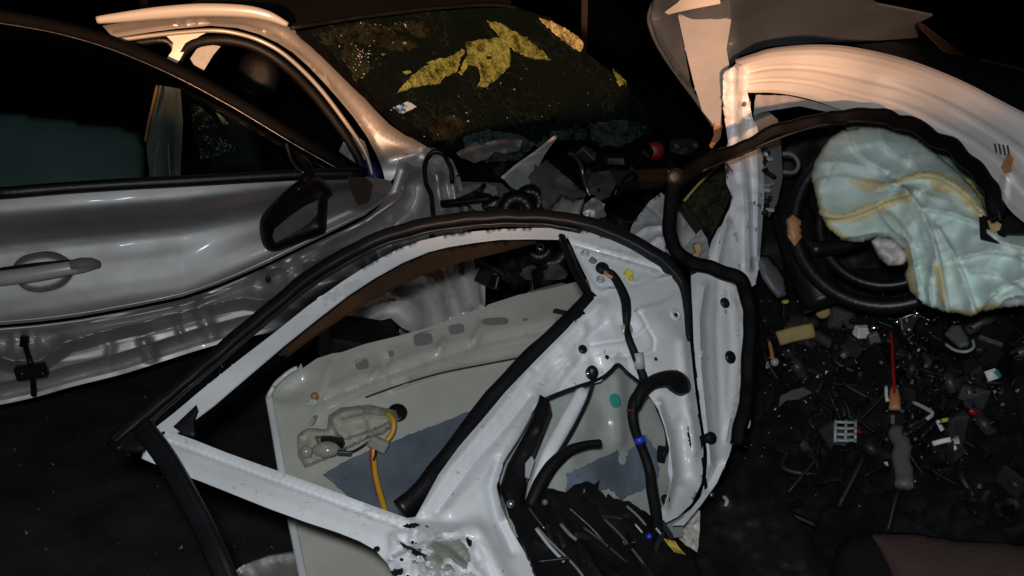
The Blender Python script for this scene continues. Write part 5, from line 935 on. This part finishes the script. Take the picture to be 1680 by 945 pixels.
for k in range(215):
    j = 0 if k < 125 else 1; nm, lab, ms, grp = kinds[j]
    x = rr.uniform(1236, 1690); y = rr.uniform(495, 900) if k % 3 else rr.uniform(495, 640)
    if j: x = rr.uniform(1390, 1690); y = rr.gauss(600, 70)
    if x < 1440 and y > 640 and k % 4: x += 240
    if k % 5:
        cx, cy, sx, sy = rr.choice([(1490, 560, 36, 26), (1560, 600, 40, 34), (1605, 680, 34, 30), (1425, 560, 30, 22), (1640, 570, 30, 40), (1290, 575, 30, 34), (1540, 740, 30, 30), (1480, 640, 26, 50)]); x = rr.gauss(cx, sx); y = max(500, rr.gauss(cy, sy))
    m_ = M[rr.choice(ms)]; big_ = rr.choice([.4, .5, .6, .8, 1.0, 1.5])
    if k % 3 == 0:   # torn strip
        a = rr.uniform(0, 6.28); L = rr.uniform(8, 34) * (big_ if j == 0 else .4); dx, dy = math.cos(a) * L, math.sin(a) * L
        o = sweep(nm, [(x, y, zf(x, y, -.05)), (x + dx * .5 + rr.uniform(-5, 5), y + dy * .5, zf(x + dx * .5, y + dy * .5, -.08 - rr.uniform(0, .04))), (x + dx, y + dy, zf(x + dx, y + dy, -.05))], bar(rr.uniform(.006, .02) * (1 if j == 0 else .5), .004), m_, None, n=4, taper=[rr.uniform(.3, 1), 1, rr.uniform(.1, .8)])
    elif k % 3 == 1:  # bent sheet
        w_ = rr.uniform(5, 20) * (big_ if j == 0 else .35)
        o = sheet(nm, [(x + w_ * rr.uniform(.3, 1.2) * math.cos(a), y + w_ * rr.uniform(.3, 1.1) * math.sin(a)) for a in (0, .9, 1.8, 2.7, 3.6, 4.5, 5.4)], Depth([(x, y, zf(x, y, -.06)), (x + 40, y, zf(x, y, -.06 + rr.uniform(-.08, .08))), (x, y + 40, zf(x, y, -.06 - rr.uniform(0, .1)))]), m_, None, step=5, thick=.003, nz=(.02, 30))
    else:
        q_ = (.010 * big_, .042 * big_) if j == 0 else (.003, .009)
        o = chunk(nm, P(x, y, zf(x, y, -.055)), [rr.uniform(*q_), rr.uniform(*q_) * .5, rr.uniform(*q_)], m_, None, seed=500 + k, jit=.4, bev=.12)
    tag(o, lab.replace('in the cabin debris heap', near(x, y)), 'fragment', grp)
big = [((1330, 600), (50, 34), 'ragged black console shell behind the pedal'), ((1420, 620), (44, 30), 'torn black panel left of the red wire'), ((1540, 630), (40, 46), 'broken black duct right of the red wire'), ((1600, 610), (46, 26), 'split black cover left of the pale chip'), ((1440, 770), (54, 40), 'crumpled black mat left of the dark sleeve'), ((1550, 790), (48, 50), 'folded black trim right of the dark sleeve'), ((1650, 720), (40, 60), 'large black broken panel at the right edge of the debris'), ((1340, 760), (60, 46), 'black footwell lining below the slotted pedal'), ((1290, 700), (40, 50), 'bent black footwell panel beside the door seal'), ((1640, 830), (50, 36), 'black crushed cover above the brown cushion')]
for k in range(30):
    cx, cy, sx, sy = rr.choice([(1490, 560, 50, 34), (1570, 600, 60, 44), (1600, 680, 50, 60), (1420, 570, 50, 34), (1640, 560, 40, 50), (1300, 600, 40, 50), (1540, 750, 60, 50), (1620, 800, 50, 50)])
    x = rr.gauss(cx, sx); y = max(505, rr.gauss(cy, sy)); x = min(1700, max(1245, x)); mt = M[rr.choice(['dark', 'black', 'dark', 'broken_grey', 'broken_grey'])]
    if k % 3 == 0:
        o = tube('broken_duct', [(x, y, zf(x, y, -.04)), (x + rr.uniform(-20, 20), y + 16, zf(x, y, -.10)), (x + rr.uniform(-50, 50), y + 40, zf(x, y + 30, -.05))], rr.uniform(.009, .016), mt, None, k=9, taper=[rr.uniform(.85, 1), 1, rr.uniform(.85, 1)], wob=.008)
    elif k % 3 == 1:
        o = chunk('crushed_housing', P(x, y, zf(x, y, -.05)), [rr.uniform(.04, .11), rr.uniform(.03, .06), rr.uniform(.03, .07)], mt, None, seed=900 + k, jit=.3, bev=.12)
    else:
        w_ = rr.uniform(16, 36); o = sheet('bent_bracket', [(x + w_ * rr.uniform(.4, 1.1) * math.cos(a), y + w_ * rr.uniform(.3, .9) * math.sin(a)) for a in (0, .7, 1.4, 2.1, 2.8, 3.5, 4.2, 4.9, 5.6)], Depth([(x, y, zf(x, y, -.06)), (x + 40, y, zf(x, y, -.06 + rr.uniform(-.12, .12))), (x, y + 40, zf(x, y, -.06 - rr.uniform(0, .14)))]), mt, None, step=5, jag=1, thick=.003, feats=[('rn', None, 24, .016, k * 1.3)])
    tag(o, {0: 'bent dark duct piece ', 1: 'crushed dark plastic housing ', 2: 'bent dark bracket sheet '}[k % 3] + near(x, y), 'broken part', 'larger broken parts in the cabin')
for k, ((x, y), (w_, h_), lab) in enumerate(big):
    o = sheet('torn_cover', [(x + w_ * rr.uniform(.75, 1.1) * math.cos(a * .628), y + h_ * rr.uniform(.7, 1.1) * math.sin(a * .628)) for a in range(10)], DCb.shift(-.015), M['black_m' if k % 2 else 'carpet'], None, step=7, jag=4, thick=.004, facet=True, feats=[('rn', None, 14, .03, k * 2.3)])
    tag(o, lab, 'broken part')
for k in range(80):
    x = rr.uniform(1250, 1670); y = rr.gauss(610, 80)
    if y < 500: y = 1000 - y
    tag(tube('black_wire', [(x, y, zf(x, y, -.05)), (x + rr.uniform(-30, 30), y + rr.uniform(10, 30), zf(x, y, -.08)), (x + rr.uniform(-60, 60), y + rr.uniform(20, 90), zf(x, y + 40, -.05))], rr.uniform(.003, .007), M[rr.choice(['rubber', 'rubber_m', 'dark'])], None, k=6), 'loose black wire tangled ' + near(x, y), 'wire', 'loose wires in the cabin')
gv = []; gf = []
for k in range(260):
    x = rr.uniform(1240, 1690) if k < 220 else rr.uniform(1100, 1260); y = rr.gauss(590, 80) if k < 220 else rr.uniform(700, 940)
    if y < 490: y = 980 - y
    c = P(x, y, zf(x, y, -.06)); r = rr.choice([.001, .0015, .0015, .002, .002, .003, .005]); b = len(gv)
    for a in range(4): gv.append(c + Vector([rr.uniform(-1, 1) * r for _ in range(3)]))
    gf += [(b, b + 1, b + 2), (b, b + 2, b + 3), (b, b + 3, b + 1), (b + 1, b + 3, b + 2)]
g = link('glass_crumbs', gv, gf, M['crumbs'], None, smooth=False); g['kind'] = 'stuff'; g['label'] = 'scattered glass crumbs over the cabin debris'

# grit and glass grains on the asphalt under the silver car
gv = []; gf = []
for k in range(420):
    x = rr.uniform(-2.2, .2); y = rr.uniform(1.7, 4.2); c = Vector((x, y, .014 + .012 * noise.noise(Vector((x, y, 0)) * .6))); q_ = rr.choice([.002, .003, .003, .005, .008]); b = len(gv)
    for a in range(4): gv.append(c + Vector([rr.uniform(-1, 1) * q_ for _ in range(3)]))
    gf += [(b, b + 1, b + 2), (b, b + 2, b + 3), (b, b + 3, b + 1), (b + 1, b + 3, b + 2)]
g = link('road_grit', gv, gf, M['lgrey'], None, smooth=False); g['kind'] = 'stuff'; g['label'] = 'grit and glass grains scattered over the dark asphalt'
